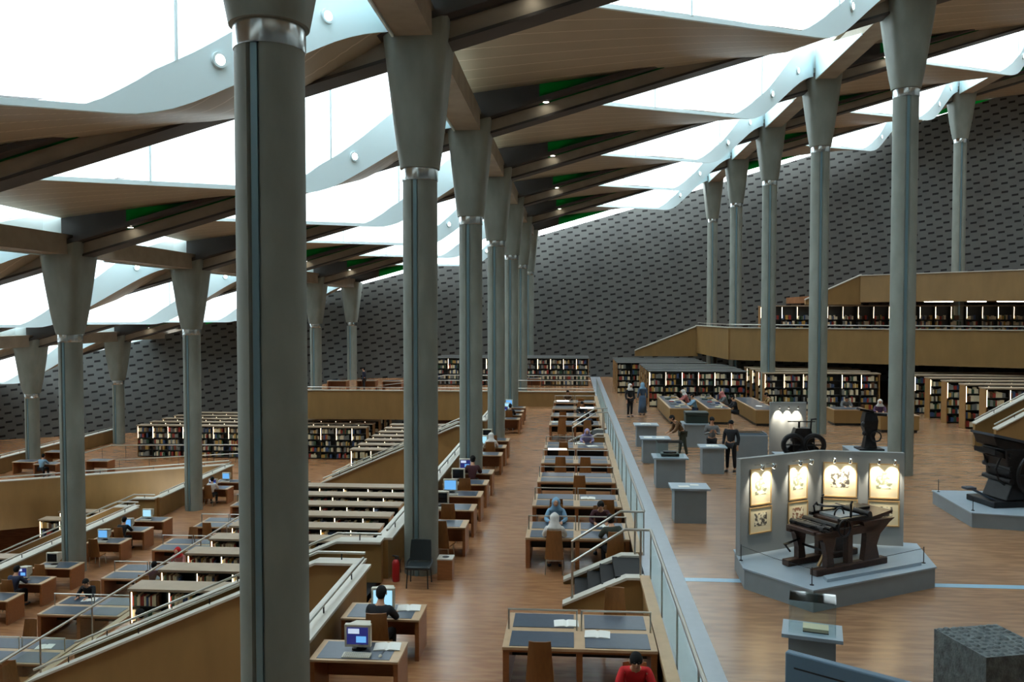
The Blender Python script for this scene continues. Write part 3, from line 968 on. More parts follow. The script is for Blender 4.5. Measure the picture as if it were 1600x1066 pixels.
# black chair, bin, extinguisher by the second column
t = thing('armchair', 'black upholstered chair standing against second column on middle floor', 'chair', (-3.42, 18.2, 0), math.pi)
MB().box(-.25, .25, -.24, .24, .40, .48).build('seat', 'black_leather', t, bevel=.03)
rings = []
for i in range(7):
    q = i / 6; z = .50 + .45 * q; w = .245 - .02 * q * q; y = -.22 - .1 * q
    rings.append([(-w, y, z), (-w * .5, y - .03, z), (w * .5, y - .03, z), (w, y, z), (w, y + .05, z), (w * .5, y + .02, z), (-w * .5, y + .02, z), (-w, y + .05, z)])
MB().loft(rings).build('backrest', 'black_leather', t, smooth=True)
MB().tube([(-.26, .22, .44), (-.28, -.05, .5), (-.25, -.23, .52), (.25, -.23, .52), (.28, -.05, .5), (.26, .22, .44)], .022, 8).build('arm_frame', 'black_leather', t, smooth=True)
for sx in (-1, 1):
    for sy in (-1, 1):
        MB().tube([(sx * .22, sy * .2, .41), (sx * .24, sy * .24, 0)], .014, 8).build('leg', 'black_plastic', t)
t = thing('waste_bin', 'square wooden waste bin with round hole in pale lid beside second column', 'bin', (-2.9, 18.75, 0))
MB().box(-.17, .17, -.17, .17, 0, .46).build('body', 'desk_wood', t)
MB().box(-.18, .18, -.18, .18, .46, .49).build('lid', 'coping', t)
MB().lathe([(.0001, .491), (.08, .491), (.08, .494), (.0001, .494)], n=24).build('opening', 'black_plastic', t)
t = thing('fire_extinguisher', 'red fire extinguisher on the floor beside the black chair', 'fire extinguisher', (-4.0, 18.45, 0))
MB().lathe([(.08, 0), (.085, .02), (.085, .42), (.06, .48), (.025, .50)], n=24).build('cylinder', 'red_paint', t, smooth=True)
MB().lathe([(.022, .50), (.022, .56)], n=12).build('valve', 'black_plastic', t)
MB().bar((-.08, 0, .58), (.07, 0, .56), .02, .03).build('handle', 'black_plastic', t)
MB().tube([(.03, 0, .54), (.10, 0, .5), (.11, 0, .2)], .01, 8).build('hose', 'black_plastic', t)

# ------------------------------------------------------------------ bookcases and books
book_spots = []      # (x, y, z, bay width, shelf height, rank)
def bookcase(x0, x1, y, z, label, group, h=2.1, lit=True, top='shelf_top', end='shelf_end', rank=0):
    t = thing('bookcase', label, 'bookcase', ((x0 + x1) / 2, y, z), 0, group)
    W = (x1 - x0) / 2; D = .3
    n = max(2, round((x1 - x0) / 1.0)); p = 2 * W / n
    MB().box(-W - .03, W + .03, -D - .04, D + .04, h - .06, h).build('top_board', top, t)
    for s in (-1, 1):
        a, b = sorted((s * W, s * (W - .04)))
        MB().box(a, b, -D, D, 0, h - .06).build('end_panel', end, t)
    MB().box(-W + .04, W - .04, -.01, .01, .0, h - .06).build('back_panel', 'shelf_dark', t)
    dv = MB()
    for i in range(1, n):
        dv.box(-W + i * p - .015, -W + i * p + .015, -D + .02, D - .02, 0, h - .06)
    dv.build('dividers', 'shelf_dark', t)
    hs = [.08, .48, .88, 1.28, 1.66] if h > 1.8 else [.08, .45]
    for q in hs:
        MB().box(-W + .04, W - .04, -D + .02, D - .02, q - .025, q).build('shelf', 'shelf_dark', t)
    if lit:
        for i in range(n):
            MB().box(-W + i * p + .045, -W + i * p + .06, -D + .0, -D + .012, h - .85, h - .1).build('light_strip', 'lamp_soft', t)
    for i in range(n):
        for j, q in enumerate(hs):
            hh = (hs[j + 1] if j + 1 < len(hs) else h - .06) - q
            book_spots.append((t.location.x - W + i * p + .06, y - D + .03, z + q, p - .1, hh, rank if j == len(hs) - 1 else 9))
    return t
for i in range(9):
    bookcase(-10.75, -6.0, 19.55 + 1.5 * i, ZS, 'long bookcase with pale top in front group left of middle floor, %s back' % ORD[i], 'front group of bookcases', rank=i)
for i in range(7):
    bookcase(-10.9, -6.0, 40.2 + 1.5 * i, ZS, 'long bookcase with pale top beyond the farther stair, %s back' % ORD[i], 'second group of bookcases', rank=9)
for i in range(5):
    bookcase(-28.5, -13.2, 52.6 + 1.7 * i, ZL, 'long bookcase below the far balcony on lower floor, %s back' % ORD[i], 'bookcases under the balcony', rank=9)
for i in range(3):
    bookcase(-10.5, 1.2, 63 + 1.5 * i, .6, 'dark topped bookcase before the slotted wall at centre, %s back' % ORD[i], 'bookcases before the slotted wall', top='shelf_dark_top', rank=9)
for i in range(5):
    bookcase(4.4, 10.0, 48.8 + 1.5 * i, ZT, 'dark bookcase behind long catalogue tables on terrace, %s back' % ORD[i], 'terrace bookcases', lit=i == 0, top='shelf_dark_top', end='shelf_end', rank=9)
for i in range(4):
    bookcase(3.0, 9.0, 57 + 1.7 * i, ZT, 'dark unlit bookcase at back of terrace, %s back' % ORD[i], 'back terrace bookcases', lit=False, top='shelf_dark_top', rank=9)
for i in range(4):
    bookcase(10.7, 17.0, 47.6 + 1.6 * i, ZT, 'lit bookcase under lower gallery left of tall terrace column, %s back' % ORD[i], 'bookcases under the gallery', rank=9)
for i in range(6):
    bookcase(18.4, 29.5, 38.7 + 1.95 * i, ZT, 'brightly lit bookcase at right under lower gallery, %s back' % ORD[i], 'right bookcases under the gallery', rank=9)
for i in range(2):
    bookcase(13.0, 30.0, 57.4 + 1.8 * i, ZU, 'bookcase standing on lower gallery floor, %s back' % ORD[i], 'gallery bookcases', h=2.6, rank=9)
for i, y in enumerate([27.6, 29.2, 30.8, 32.4, 38.6, 40.2]):
    bookcase(-25.9, -20.9, y, ZS - 3.35, 'bookcase in shade on the lowest floor at far left, %s back' % ORD[i], 'lowest floor bookcases', rank=9)

def book_mesh(w, d, h):
    m = MB()
    m.loft([[(0, .012, z), (w * .25, 0, z), (w * .75, 0, z), (w, .012, z), (w, d, z), (0, d, z)] for z in (0, h)])
    return m
bm_cache = []
for i in range(12):
    w = random.uniform(.035, .065); h = random.uniform(.20, .285)
    me = book_mesh(w, .19, h).mesh('book'); me.materials.append(random.choice(BOOKMATS)); bm_cache.append((w, h, me))
stuff = MB(); count = 0
book_spots.sort(key=lambda q: (q[5], q[1]))
for (x, y, z, wd, hh, rank) in book_spots:
    if y < 12: continue
    cx = x
    fill = random.random()
    endx = x + wd * (random.uniform(.55, 1.0))
    nb = 0
    while cx < endx:
        if rank < 4 and count < 300 and nb < 19:
            w, h, me = random.choice(bm_cache)
            if cx + w > x + wd: break
            o = bpy.data.objects.new('book', me); col.objects.link(o)
            o.location = (cx, y, z + .001)
            tag(o, 'spine out book on top shelf of the %s front bookcase' % ORD[rank], 'book', 'books on top shelf of the %s front bookcase' % ORD[rank])
            count += 1; nb += 1
            cx += w + .004
        else:
            w = random.uniform(.05, .16)
            if cx + w > x + wd: break
            stuff.box(cx, cx + w - .008, y + random.uniform(0, .02), y + .2, z + .001, z + min(hh - .05, random.uniform(.19, .30)), random.randrange(len(BOOKMATS)))
            cx += w + (.12 if random.random() < .06 else 0)
o = stuff.build('shelved_books', BOOKMATS)
o['kind'] = 'stuff'; tag(o, 'mixed rows of books filling the remaining bookcases', 'books')

# ------------------------------------------------------------------ people
def skin_mesh(name, verts, edges, radii, sub=1):
    me = bpy.data.meshes.new(name); me.from_pydata(verts, edges, [])
    o = bpy.data.objects.new(name, me); col.objects.link(o)
    md = o.modifiers.new('skin', 'SKIN'); md.use_smooth_shade = True
    md.branch_smoothing = .3
    for i, r in enumerate(radii):
        q = me.skin_vertices[0].data[i]
        q.radius = r if isinstance(r, tuple) else (r, r)
        q.use_root = (i == 0)
    sb = o.modifiers.new('sub', 'SUBSURF'); sb.levels = sub; sb.render_levels = sub
    dg = bpy.context.evaluated_depsgraph_get()
    out = bpy.data.meshes.new_from_object(o.evaluated_get(dg))
    out.name = name
    bpy.data.objects.remove(o)
    bpy.data.meshes.remove(me)
    out.polygons.foreach_set('use_smooth', [True] * len(out.polygons))
    return out

POSES = {}
def pose(name):
    if name in POSES: return POSES[name]
    J = {}
    if name.startswith('sit'):
        lean = .10 if name == 'sit' else .19
        J['pel'] = (0, 0, .53); J['spi'] = (0, .02 + lean * .4, .76); J['che'] = (0, .02 + lean, .96); J['nec'] = (0, .04 + lean * 1.15, 1.09)
        hx, hy = (0, .07 + lean * 1.3)
        dz = 0 if name == 'sit' else -.04
        J['chin'] = (0, hy + .01, 1.16 + dz); J['head'] = (0, hy + .02, 1.24 + dz); J['crown'] = (0, hy + .01, 1.325 + dz)
        for s, sg in (('l', -1), ('r', 1)):
            J['sh' + s] = (sg * .175, .01 + lean, 1.01); J['el' + s] = (sg * .26, .20 + lean * .7, .80); J['wr' + s] = (sg * .14, .43 + lean * .4, .795)
            J['hip' + s] = (sg * .095, .03, .53); J['kn' + s] = (sg * .13, .43, .53); J['an' + s] = (sg * .13, .42, .09); J['to' + s] = (sg * .14, .56, .045)
            J['hd' + s] = (0, 1, 0)
    elif name == 'stand':
        J['pel'] = (0, 0, .93); J['spi'] = (0, .0, 1.13); J['che'] = (0, .0, 1.34); J['nec'] = (0, .01, 1.48)
        J['chin'] = (0, .03, 1.55); J['head'] = (0, .03, 1.63); J['crown'] = (0, .02, 1.715)
        for s, sg in (('l', -1), ('r', 1)):
            J['sh' + s] = (sg * .185, 0, 1.40); J['el' + s] = (sg * .25, -.03, 1.12); J['wr' + s] = (sg * .25, .08, .89)
            J['hip' + s] = (sg * .095, 0, .90); J['kn' + s] = (sg * .11, .02 * sg, .50); J['an' + s] = (sg * .12, .03 * sg - .02, .09); J['to' + s] = (sg * .14, .03 * sg + .12, .045)
            J['hd' + s] = (0, .2, -.98)
    elif name == 'hold':
        J = dict(pose('stand'))
        for s, sg in (('l', -1), ('r', 1)):
            J['el' + s] = (sg * .25, .02, 1.13); J['wr' + s] = (sg * .10, .25, 1.22); J['hd' + s] = (-sg * .4, .4, .7)
    else:  # bend
        J['pel'] = (0, 0, .93); J['spi'] = (0, .09, 1.11); J['che'] = (0, .24, 1.27); J['nec'] = (0, .33, 1.38)
        J['chin'] = (0, .40, 1.41); J['head'] = (0, .43, 1.48); J['crown'] = (0, .44, 1.565)
        for s, sg in (('l', -1), ('r', 1)):
            J['sh' + s] = (sg * .18, .26, 1.31); J['el' + s] = (sg * .25, .32, 1.05); J['wr' + s] = (sg * .18, .48, .95)
            J['hip' + s] = (sg * .095, 0, .90); J['kn' + s] = (sg * .11, .05 * sg, .50); J['an' + s] = (sg * .12, .12 * sg - .02, .09); J['to' + s] = (sg * .14, .12 * sg + .12, .045)
            J['hd' + s] = (0, .8, -.3)
    POSES[name] = J
    return J
MESHES = {}
def body_meshes(pn):
    if pn in MESHES: return MESHES[pn]
    J = pose(pn)
    def chain(keys_r, fat=0.0):
        pass
    verts, edges, rad, idx = [], [], [], {}
    def v(k, p, r, par=None):
        idx[k] = len(verts); verts.append(tuple(p)); rad.append(r)
        if par is not None: edges.append((idx[par], idx[k]))
    v('pel', J['pel'], (.12, .10)); v('spi', J['spi'], (.115, .09), 'pel'); v('che', J['che'], (.13, .10), 'spi'); v('nec', J['nec'], (.055, .055), 'che')
    v('chin', J['chin'], (.062, .072), 'nec'); v('head', J['head'], (.078, .098), 'chin'); v('crown', J['crown'], (.055, .065), 'head')
    for s, sg in (('l', -1), ('r', 1)):
        v('sh' + s, J['sh' + s], .055, 'che'); v('el' + s, J['el' + s], .038, 'sh' + s); v('wr' + s, J['wr' + s], .026, 'el' + s)
        w = Vector(J['wr' + s]); d = Vector(J['hd' + s]).normalized()
        side = Vector((sg, 0, 0)); side = (side - d * side.dot(d)).normalized()
        nrm = d.cross(side).normalized()
        if nrm.z > 0: nrm = -nrm
        palm = w + d * .07
        v('pa' + s, palm, (.03, .022), 'wr' + s)
        for f, (o, l) in enumerate(((-.026, .062), (-.009, .075), (.009, .070), (.026, .052))):
            b = palm + side * o + d * .025
            v('f%d' % f + s, b, .0095, 'pa' + s)
            v('g%d' % f + s, b + d * l * .55 + nrm * .006, .009, 'f%d' % f + s)
            v('h%d' % f + s, b + d * l + nrm * .024, .008, 'g%d' % f + s)
        tb = w + d * .035 - side * .032
        v('t0' + s, tb, .011, 'wr' + s); v('t1' + s, tb + d * .04 - side * .018 + nrm * .012, .009, 't0' + s)
        v('hip' + s, J['hip' + s], .085, 'pel'); v('kn' + s, J['kn' + s], .055, 'hip' + s); v('an' + s, J['an' + s], .038, 'kn' + s); v('to' + s, J['to' + s], (.04, .03), 'an' + s)
    body = skin_mesh('body', verts, edges, rad)
    fat = .018
    def part(name, spec):
        vs, es, rs, ix = [], [], [], {}
        for k, p, r, par in spec:
            ix[k] = len(vs); vs.append(tuple(p)); rs.append(r)
            if par is not None: es.append((ix[par], ix[k]))
        return skin_mesh(name, vs, es, rs)
    def lerp(a, b, t): return tuple(Vector(a).lerp(Vector(b), t))
    sp = [('pel', J['pel'], (.145, .12), None), ('spi', J['spi'], (.142, .115), 'pel'), ('che', J['che'], (.155, .122), 'spi'), ('nec', lerp(J['che'], J['nec'], .65), (.08, .075), 'che')]
    for s in 'lr':
        sp += [('sh' + s, J['sh' + s], .09, 'che'), ('el' + s, J['el' + s], .06, 'sh' + s), ('wr' + s, lerp(J['el' + s], J['wr' + s], .93), .043, 'el' + s)]
    shirt = part('shirt', sp)
    lp = [('pel', J['pel'], (.142, .12), None)]
    for s in 'lr':
        lp += [('hip' + s, J['hip' + s], .105, 'pel'), ('kn' + s, J['kn' + s], .076, 'hip' + s), ('an' + s, lerp(J['kn' + s], J['an' + s], .96), .058, 'kn' + s)]
    trousers = part('trousers', lp)
    shoes = MB()
    for s in 'lr':
        a, b = Vector(J['an' + s]), Vector(J['to' + s])
        c = (a + b) / 2
        shoes.ball((c.x, c.y + .01, b.z - .03), (.052, .135, .075), 14, 6, z0=0)
    sh = shoes.mesh('shoes', True)
    H = Vector(J['head'])
    hair = MB().ball((H.x, H.y - .012, H.z + .02), (.093, .112, .112), 16, 8, z0=-.15, z1=1.0)
    hair.ball((H.x, H.y - .045, H.z - .01), (.086, .075, .09), 16, 8)
    hr = hair.mesh('hair', True)
    sc_ = MB()
    rings = []
    N = Vector(J['nec']); C = Vector(J['che'])
    ax = (Vector(J['crown']) - C)
    prof_ = [(.21, .145, 0.10), (.17, .13, .26), (.115, .12, .42), (.105, .125, .55), (.115, .135, .70), (.112, .13, .82), (.085, .10, .98), (.03, .035, 1.12)]
    ctr = [C.lerp(N, .35), C.lerp(N, .75), N.lerp(H, .25), N.lerp(H, .6), H, H.lerp(Vector(J['crown']), .45), Vector(J['crown']), Vector(J['crown']) + Vector((0, 0, .045))]
    n = 20
    for (rx, ry, _), c in zip(prof_, ctr):
        rings.append([(c.x + rx * math.cos(2 * math.pi * j / n), c.y - .02 + ry * math.sin(2 * math.pi * j / n) * (.82 if math.sin(2 * math.pi * j / n) > .6 and c is ctr[4] else 1), c.z) for j in range(n)])
    sc_.loft(rings)
    scm = sc_.mesh('headscarf', True)
    face = MB().ball((H.x, H.y + .075, H.z - .01), (.062, .05, .082), 14, 10)
    face.ball((H.x, H.y + .125, H.z - .012), (.013, .016, .022), 8, 6)
    fm = face.mesh('face', True)
    nose = MB().ball((H.x, H.y + .102, H.z - .01), (.013, .02, .022), 8, 6)
    for sg in (-1, 1): nose.ball((H.x + sg * .088, H.y - .005, H.z - .005), (.012, .022, .032), 8, 6)
    nm = nose.mesh('nose_and_ears', True)
    eyes = MB()
    for sg in (-1, 1): eyes.ball((H.x + sg * .032, H.y + (.094), H.z + .018), (.013, .008, .008), 8, 6)
    em = eyes.mesh('eyes', True)
    eyes2 = MB()
    for sg in (-1, 1): eyes2.ball((H.x + sg * .028, H.y + (.119), H.z + .018), (.013, .008, .008), 8, 6)
    em2 = eyes2.mesh('eyes', True)
    mo = MB().ball((H.x, H.y + .083, H.z - .055), (.024, .01, .008), 8, 6).mesh('mouth', True)
    mo2 = MB().ball((H.x, H.y + .114, H.z - .05), (.022, .01, .008), 8, 6).mesh('mouth', True)
    # long skirt
    sk = MB()
    if pn.startswith('sit'):
        rings = []
        for c, rx, rz_ in (((0, -.08, .53), .17, .12), ((0, .1, .54), .19, .12), ((0, .34, .54), .19, .11), ((0, .49, .50), .19, .10)):
            rings.append([(c[0] + rx * math.cos(2 * math.pi * j / n), c[1], c[2] + rz_ * math.sin(2 * math.pi * j / n)) for j in range(n)])
        for z, r in ((.36, .17), (.12, .2)):
            rings.append([(r * math.cos(2 * math.pi * j / n), .44 - .08 * math.sin(2 * math.pi * j / n) * 1.0, z + .02 * math.sin(2 * math.pi * j / n)) for j in range(n)])
        sk.loft(rings)
    else:
        p = Vector(J['pel'])
        for q in (0,):
            rings = [[(rx * math.cos(2 * math.pi * j / n), y + ry * math.sin(2 * math.pi * j / n), z) for j in range(n)]
                     for z, rx, ry, y in ((p.z + .12, .15, .125, .02), (p.z - .05, .19, .155, 0), (.55, .2, .17, 0), (.12, .235, .2, 0))]
        sk.loft(rings)
    skm = sk.mesh('skirt', True)
    MESHES[pn] = dict(body=body, shirt=shirt, trousers=trousers, shoes=sh, hair=hr, scarf=scm, face=fm, nose=nm, eyes=em, eyes2=em2, mouth=mo, mouth2=mo2, skirt=skm)
    return MESHES[pn]
def person(pn, loc, rz, label, top, bottom, hair='hair', scarf=None, skirt=False, scale=1.0):
    M = body_meshes(pn)
    t = thing('person', label, 'person', loc, rz)
    t.scale = (scale,) * 3
    def put(name, key, m, parent=t):
        o = bpy.data.objects.new(name, M[key]); col.objects.link(o); o.parent = parent
        if not M[key].materials: M[key].materials.append(MATS[m])
        o.material_slots[0].link = 'OBJECT'; o.material_slots[0].material = MATS[m]
        return o
    b = put('body', 'body', 'skin')
    put('shirt', 'shirt', 'cloth_' + top)
    put('skirt' if skirt else 'trousers', 'skirt' if skirt else 'trousers', 'cloth_' + bottom)
    put('shoes', 'shoes', 'black_plastic')
    if scarf:
        put('headscarf', 'scarf', 'cloth_' + scarf); put('face', 'face', 'skin'); put('eyes', 'eyes2', 'eye'); put('mouth', 'mouth2', 'lips')
    else:
        put('hair', 'hair', 'hair'); put('nose_and_ears', 'nose', 'skin'); put('eyes', 'eyes', 'eye'); put('mouth', 'mouth', 'lips')
    return t
PI = math.pi
person('sit', (-3.33, 13.85, 0), -.12, 'person in black seen from behind, typing at computer near big column', 'black', 'black')
person('sitlean', (.9, 11.95, 0), PI, 'dark haired person in red top at bottom of picture, looking down', 'red', 'black')
person('sit', (-.42, MIDY[2] + 1.55 + .24, 0), PI, 'person in pale blue headscarf facing camera at reading table', 'sky_blue', 'grey', scarf='sky_blue', skirt=True)
person('sit', (-.42, MIDY[2] - .24, 0), 0, 'person in white headscarf seen from behind at reading table', 'white', 'white', scarf='white', skirt=True)
person('sitlean', (.72, MIDY[2] + 1.55 + .24, 0), PI, 'person in dark maroon writing at far side of reading table', 'maroon', 'black')
person('sitlean', (1.0, MIDY[2] - .24, 0), .3, 'person in dark olive coat reading beside the short stair rail', 'olive', 'black')
person('sitlean', (.6, MIDY[6] + 1.55 + .24, 0), PI, 'person in lavender bent over a far reading table before the far stair', 'lavender', 'grey', scarf='lavender', skirt=True)
person('sitlean', (.7, MIDY[7] - .24, 0), 0, 'person in navy seen from behind beyond the far short stair', 'navy', 'black')
person('sit', (.5, MIDY[8] + 1.55 + .24, 0), PI, 'person in black with far reading tables around, facing camera', 'black', 'black')
person('sit', (-.3, MIDY[10] + 1.55 + .24, 0), PI, 'person in brown at the last reading table', 'brown', 'black')
person('sit', (-3.2, MIDD[8][0] - .3, 0), .1, 'person in white scarf at a computer beyond third column', 'white', 'black', scarf='white')
person('sit', (-3.3, MIDD[6][0] - .3, 0), 0, 'person in maroon at computer just before third column', 'maroon', 'black')
person('sit', (-3.25, MIDD[11][0] - .3, 0), 0, 'person in black at a computer far along the parapet', 'black', 'black')
person('stand', (3.0, 43.7, ZT), PI + .5, 'standing person in white headscarf and black clothes on terrace', 'black', 'black', scarf='white')
person('stand', (3.72, 44.6, ZT), .3, 'standing person in blue headscarf and denim on terrace', 'denim', 'denim', scarf='sky_blue', skirt=True)
person('bend', (4.15, 31.6, ZT), PI * .55, 'person in brown jacket leaning over a display pedestal', 'brown', 'olive')
person('hold', (4.95, 29.9, ZT), PI, 'person in grey coat behind small pedestal, hand at face', 'grey', 'black')
person('stand', (5.42, 28.8, ZT), PI * .85, 'tall person all in black standing by small pedestal', 'black', 'black', scale=1.02)
person('sitlean', (6.25, 45.2, ZT), PI / 2, 'person in pink top with white scarf at first catalogue table', 'pink', 'brown', scarf='white', skirt=True)
person('sit', (6.25, 42.6, ZT), PI / 2, 'person in pale blue at near end of first catalogue table', 'sky_blue', 'navy')
person('sitlean', (8.15, 44.3, ZT), PI / 2, 'person in grey with pink scarf at second catalogue table', 'grey', 'black', scarf='pink')
person('sit', (8.15, 41.9, ZT), PI / 2, 'person in black at near end of second catalogue table', 'black', 'black')
person('sitlean', (10.35, 43.8, ZT), PI / 2, 'person in tan top at third catalogue table', 'tan', 'brown')
person('sitlean', (13.6, 42.6, ZT), PI, 'person in grey jacket at desk right of terrace column', 'grey', 'black')
person('sit', (14.6, 40.6, ZT), PI * .9, 'person in purple with white scarf near tall terrace column', 'purple', 'black', scarf='white', skirt=True)
person('sit', (15.3, 40.4, ZT), PI * .8, 'person in yellow beside tall terrace column', 'yellow', 'black', scarf='yellow', skirt=True)
person('hold', (-10.25, 18.84, ZS), 1.3, 'person in dark grey standing at the front bookcase by stair foot', 'grey', 'black')
person('sitlean', (-14.85, LOWY[2] + 1.55 + .24, ZL), PI, 'person in black with head bent down on lower floor table', 'black', 'black')
person('sitlean', (-13.65, LOWY[3] - .24, ZL), 0, 'person in maroon seen from behind at lower floor table', 'maroon', 'black')
person('sit', (-13.6, LOWY[3] + 1.55 + .24, ZL), PI, 'person in red scarf facing camera at lower floor table', 'pink', 'black', scarf='red')
person('sit', (-17.75, LOWD[5][0] - .3, ZL), 0, 'person in black at blue computer screen on lower floor', 'black', 'black')
person('sit', (-17.75, LOWD[2][0] - .3, ZL), 0, 'person in navy at dark screen on lower floor near left edge', 'navy', 'black')
person('sit', (-17.7, LOWD[7][0] - .3, ZL), .1, 'person in white at far computers of lower floor', 'white', 'black')
person('sit', (-14.8, LOWY[7] + 1.8, ZL), PI, 'person in bright red far back on lower floor', 'red', 'black')

person('sit', (-30.3, 45.1, ZL), 0, 'person in pale blue at small desk on far left platform', 'sky_blue', 'black')
person('stand', (-14.4, 56.4, .6), PI / 2, 'person in navy standing behind the far balcony front', 'navy', 'black')
# ------------------------------------------------------------------ lamps
for i, (x, y, w) in enumerate([(-.55, MIDY[5], 'left end of fourth table before far stair'), (.75, MIDY[8], 'right end of table beyond far stair'), (-.55, MIDY[9], 'left end of next to last reading table')]):
    t = thing('reading_lamp', 'lit white tube lamp on rail at %s' % w, 'lamp', (x, y + .775, 1.096))
    MB().box(-.36, .36, -.05, .05, 0, .03).build('housing', 'steel', t)
    MB().box(-.34, .34, -.052, -.05, .004, .026).box(-.34, .34, -.04, .04, .03, .034).build('tube', 'lamp_white', t)
for i, (xa, xb, w) in enumerate([(21.0, 22.7, 'left'), (23.5, 24.6, 'middle'), (25.2, 29.5, 'right')]):
    t = thing('tube_light', '%s white tube light under the upper gallery' % w, 'ceiling light', (xa, 51.5, 6.76))
    MB().box(0, xb - xa, -.08, .08, .03, .09).build('housing', 'steel', t)
    MB().box(.03, xb - xa - .03, -.06, .06, 0, .03).build('tube', 'lamp_white', t)
# ------------------------------------------------------------------ catalogue tables and terrace desks
def catalogue_table(x0, x1, y0, y1, label):
    t = thing('catalogue_table', label, 'table', ((x0 + x1) / 2, (y0 + y1) / 2, ZT))
    W, D = (x1 - x0) / 2, (y1 - y0) / 2
    MB().box(-W + .06, W - .06, -D + .06, D - .06, 0, .12).build('plinth', 'shelf_dark', t)
    MB().box(-W, W, -D, D, .12, .74).build('cabinet', 'beech_panel', t)
    MB().box(-W - .02, W + .02, -D - .02, D + .02, .74, .78).build('tabletop', 'desk_edge', t)
    MB().box(-W + .08, W - .08, -D + .08, D - .08, .781, .786).build('pad', 'leather', t)
    return t
catalogue_table(4.75, 5.8, 41, 47.0, 'long wooden catalogue table, leftmost on terrace')
catalogue_table(6.6, 7.7, 41, 47.0, 'long wooden catalogue table, second from left on terrace')
catalogue_table(8.8, 9.9, 40.6, 46.6, 'long wooden catalogue table, third from left behind small screen')
catalogue_table(12.6, 14.2, 41.0, 42.2, 'wooden desk between the two tall terrace columns')
catalogue_table(14.0, 15.7, 38.8, 39.9, 'wooden desk just left of nearest terrace column')
ob_n = 0
def open_book(loc, rz, label, m='paper', w=.21, d=.15):
    t = thing('open_book', label, 'book', loc, rz)
    for s in (-1, 1):
        pts = [(0, .006), (s * .04, .022), (s * .12, .018), (s * w, .008), (s * w, .0), (0, .0)]
        if s < 0: pts = pts[::-1]
        MB().prism_y(pts[::-1], -d, d).build('page_block', m, t)
    return t
open_book((-.42, 20.0, .748), .1, 'open book before person in white headscarf')
open_book((.78, 20.8, .748), -.1, 'open white notebook before person in maroon')
open_book((-.1, 14.15, .748), .05, 'open book on far left pad of nearest table')
open_book((.42, 13.7, .748), -.05, 'open book right of centre on nearest table')
open_book((.45, 23.9, .748), 0, 'open book on third visible table of middle floor')
open_book((.3, 33.9, .748), 0, 'open book left of person in lavender')
open_book((-.8, 40.6, .748), .3, 'open book on table beyond far short stair')
open_book((.8, 33.3, .748), .3, 'open book at right end of table before far stair')
open_book((-13.7, 20.4, ZL + .748), .2, 'open book on nearest visible lower floor table')
open_book((-14.6, 23.9, ZL + .748), .2, 'open book under bent head on lower floor')
open_book((-2.95, 12.95, .747), .1, 'open book right of the monitor on nearest computer desk')
open_book((-2.95, 14.7, .747), .1, 'open book right of the bright screen near man in black')
open_book((5.3, 44.6, ZT + .786), 1.5, 'open book before person in pink at catalogue table')
open_book((7.25, 41.7, ZT + .786), 1.4, 'white open book at near end of second catalogue table')
open_book((9.3, 42.2, ZT + .786), 1.4, 'open book on third catalogue table')
for i in range(9):
    x = 5.05 + (i % 2) * .35; y = 41.5 + i * .6
    bk = bpy.data.objects.new('book', bm_cache[i % 12][2]); col.objects.link(bk)
    bk.location = (x, y, ZT + .787 + bm_cache[i % 12][0]); bk.rotation_euler = (0, R(90), random.uniform(-.4, .4))
    tag(bk, 'closed book lying flat on leftmost catalogue table', 'book', 'books lying on leftmost catalogue table')
    bk2 = bk.copy(); col.objects.link(bk2); bk2.location = (x + 1.95, y - .1, ZT + .787 + bm_cache[i % 12][0])
    tag(bk2, 'closed book lying flat on second catalogue table', 'book', 'books lying on second catalogue table')

# ------------------------------------------------------------------ exhibition
def pedestal(x, y, w, d, h, label, over=.09, rz=0.0, name='display_pedestal'):
    t = thing(name, label, 'pedestal', (x, y, ZT), rz)
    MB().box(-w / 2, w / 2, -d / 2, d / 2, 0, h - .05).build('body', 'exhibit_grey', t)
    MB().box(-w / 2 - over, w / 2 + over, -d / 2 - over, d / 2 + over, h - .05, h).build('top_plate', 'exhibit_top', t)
    return t
pedestal(3.05, 21.9, .82, .6, .92, 'grey pedestal with papers, nearest of those along the terrace edge')
pedestal(3.05, 26.3, .9, .7, .95, 'grey pedestal with glass case, second along the terrace edge')
pedestal(3.0, 30.5, .9, .6, .9, 'grey pedestal beside leaning person, third along the terrace edge')
pedestal(3.0, 34.2, .8, .6, .9, 'grey pedestal farthest back along the terrace edge')
pedestal(4.75, 28.6, .72, .55, .92, 'small grey pedestal beside person in black')
pedestal(5.0, 34.4, .95, .9, .95, 'pale grey plinth carrying the dark green case', over=.05)
t = pedestal(6.6, 31.4, 1.15, .7, .95, 'wide grey display cabinet right of person in black', over=.0)
def flat_sheet(x, y, z, rz, label, w=.3, d=.21):
    o = MB().box(-w / 2, w / 2, -d / 2, d / 2, 0, .006).build('paper_sheet', 'paper', loc=(x, y, z), rz=rz)
    tag(o, label, 'paper')
flat_sheet(2.9, 21.8, ZT + .92, .1, 'left white sheet on nearest terrace pedestal', .28, .2)
flat_sheet(3.2, 22.0, ZT + .92, -.1, 'right cream sheet on nearest terrace pedestal', .22, .16)
flat_sheet(2.75, 30.5, ZT + .9, 0, 'left sheet on pedestal beside leaning person', .3, .3)
flat_sheet(3.2, 30.5, ZT + .9, 0, 'right sheet on pedestal beside leaning person', .3, .3)
open_book((2.98, 34.15, ZT + .9), .05, 'open white book on farthest terrace pedestal')
open_book((4.75, 28.55, ZT + .92), .05, 'open book on small pedestal by person in black')
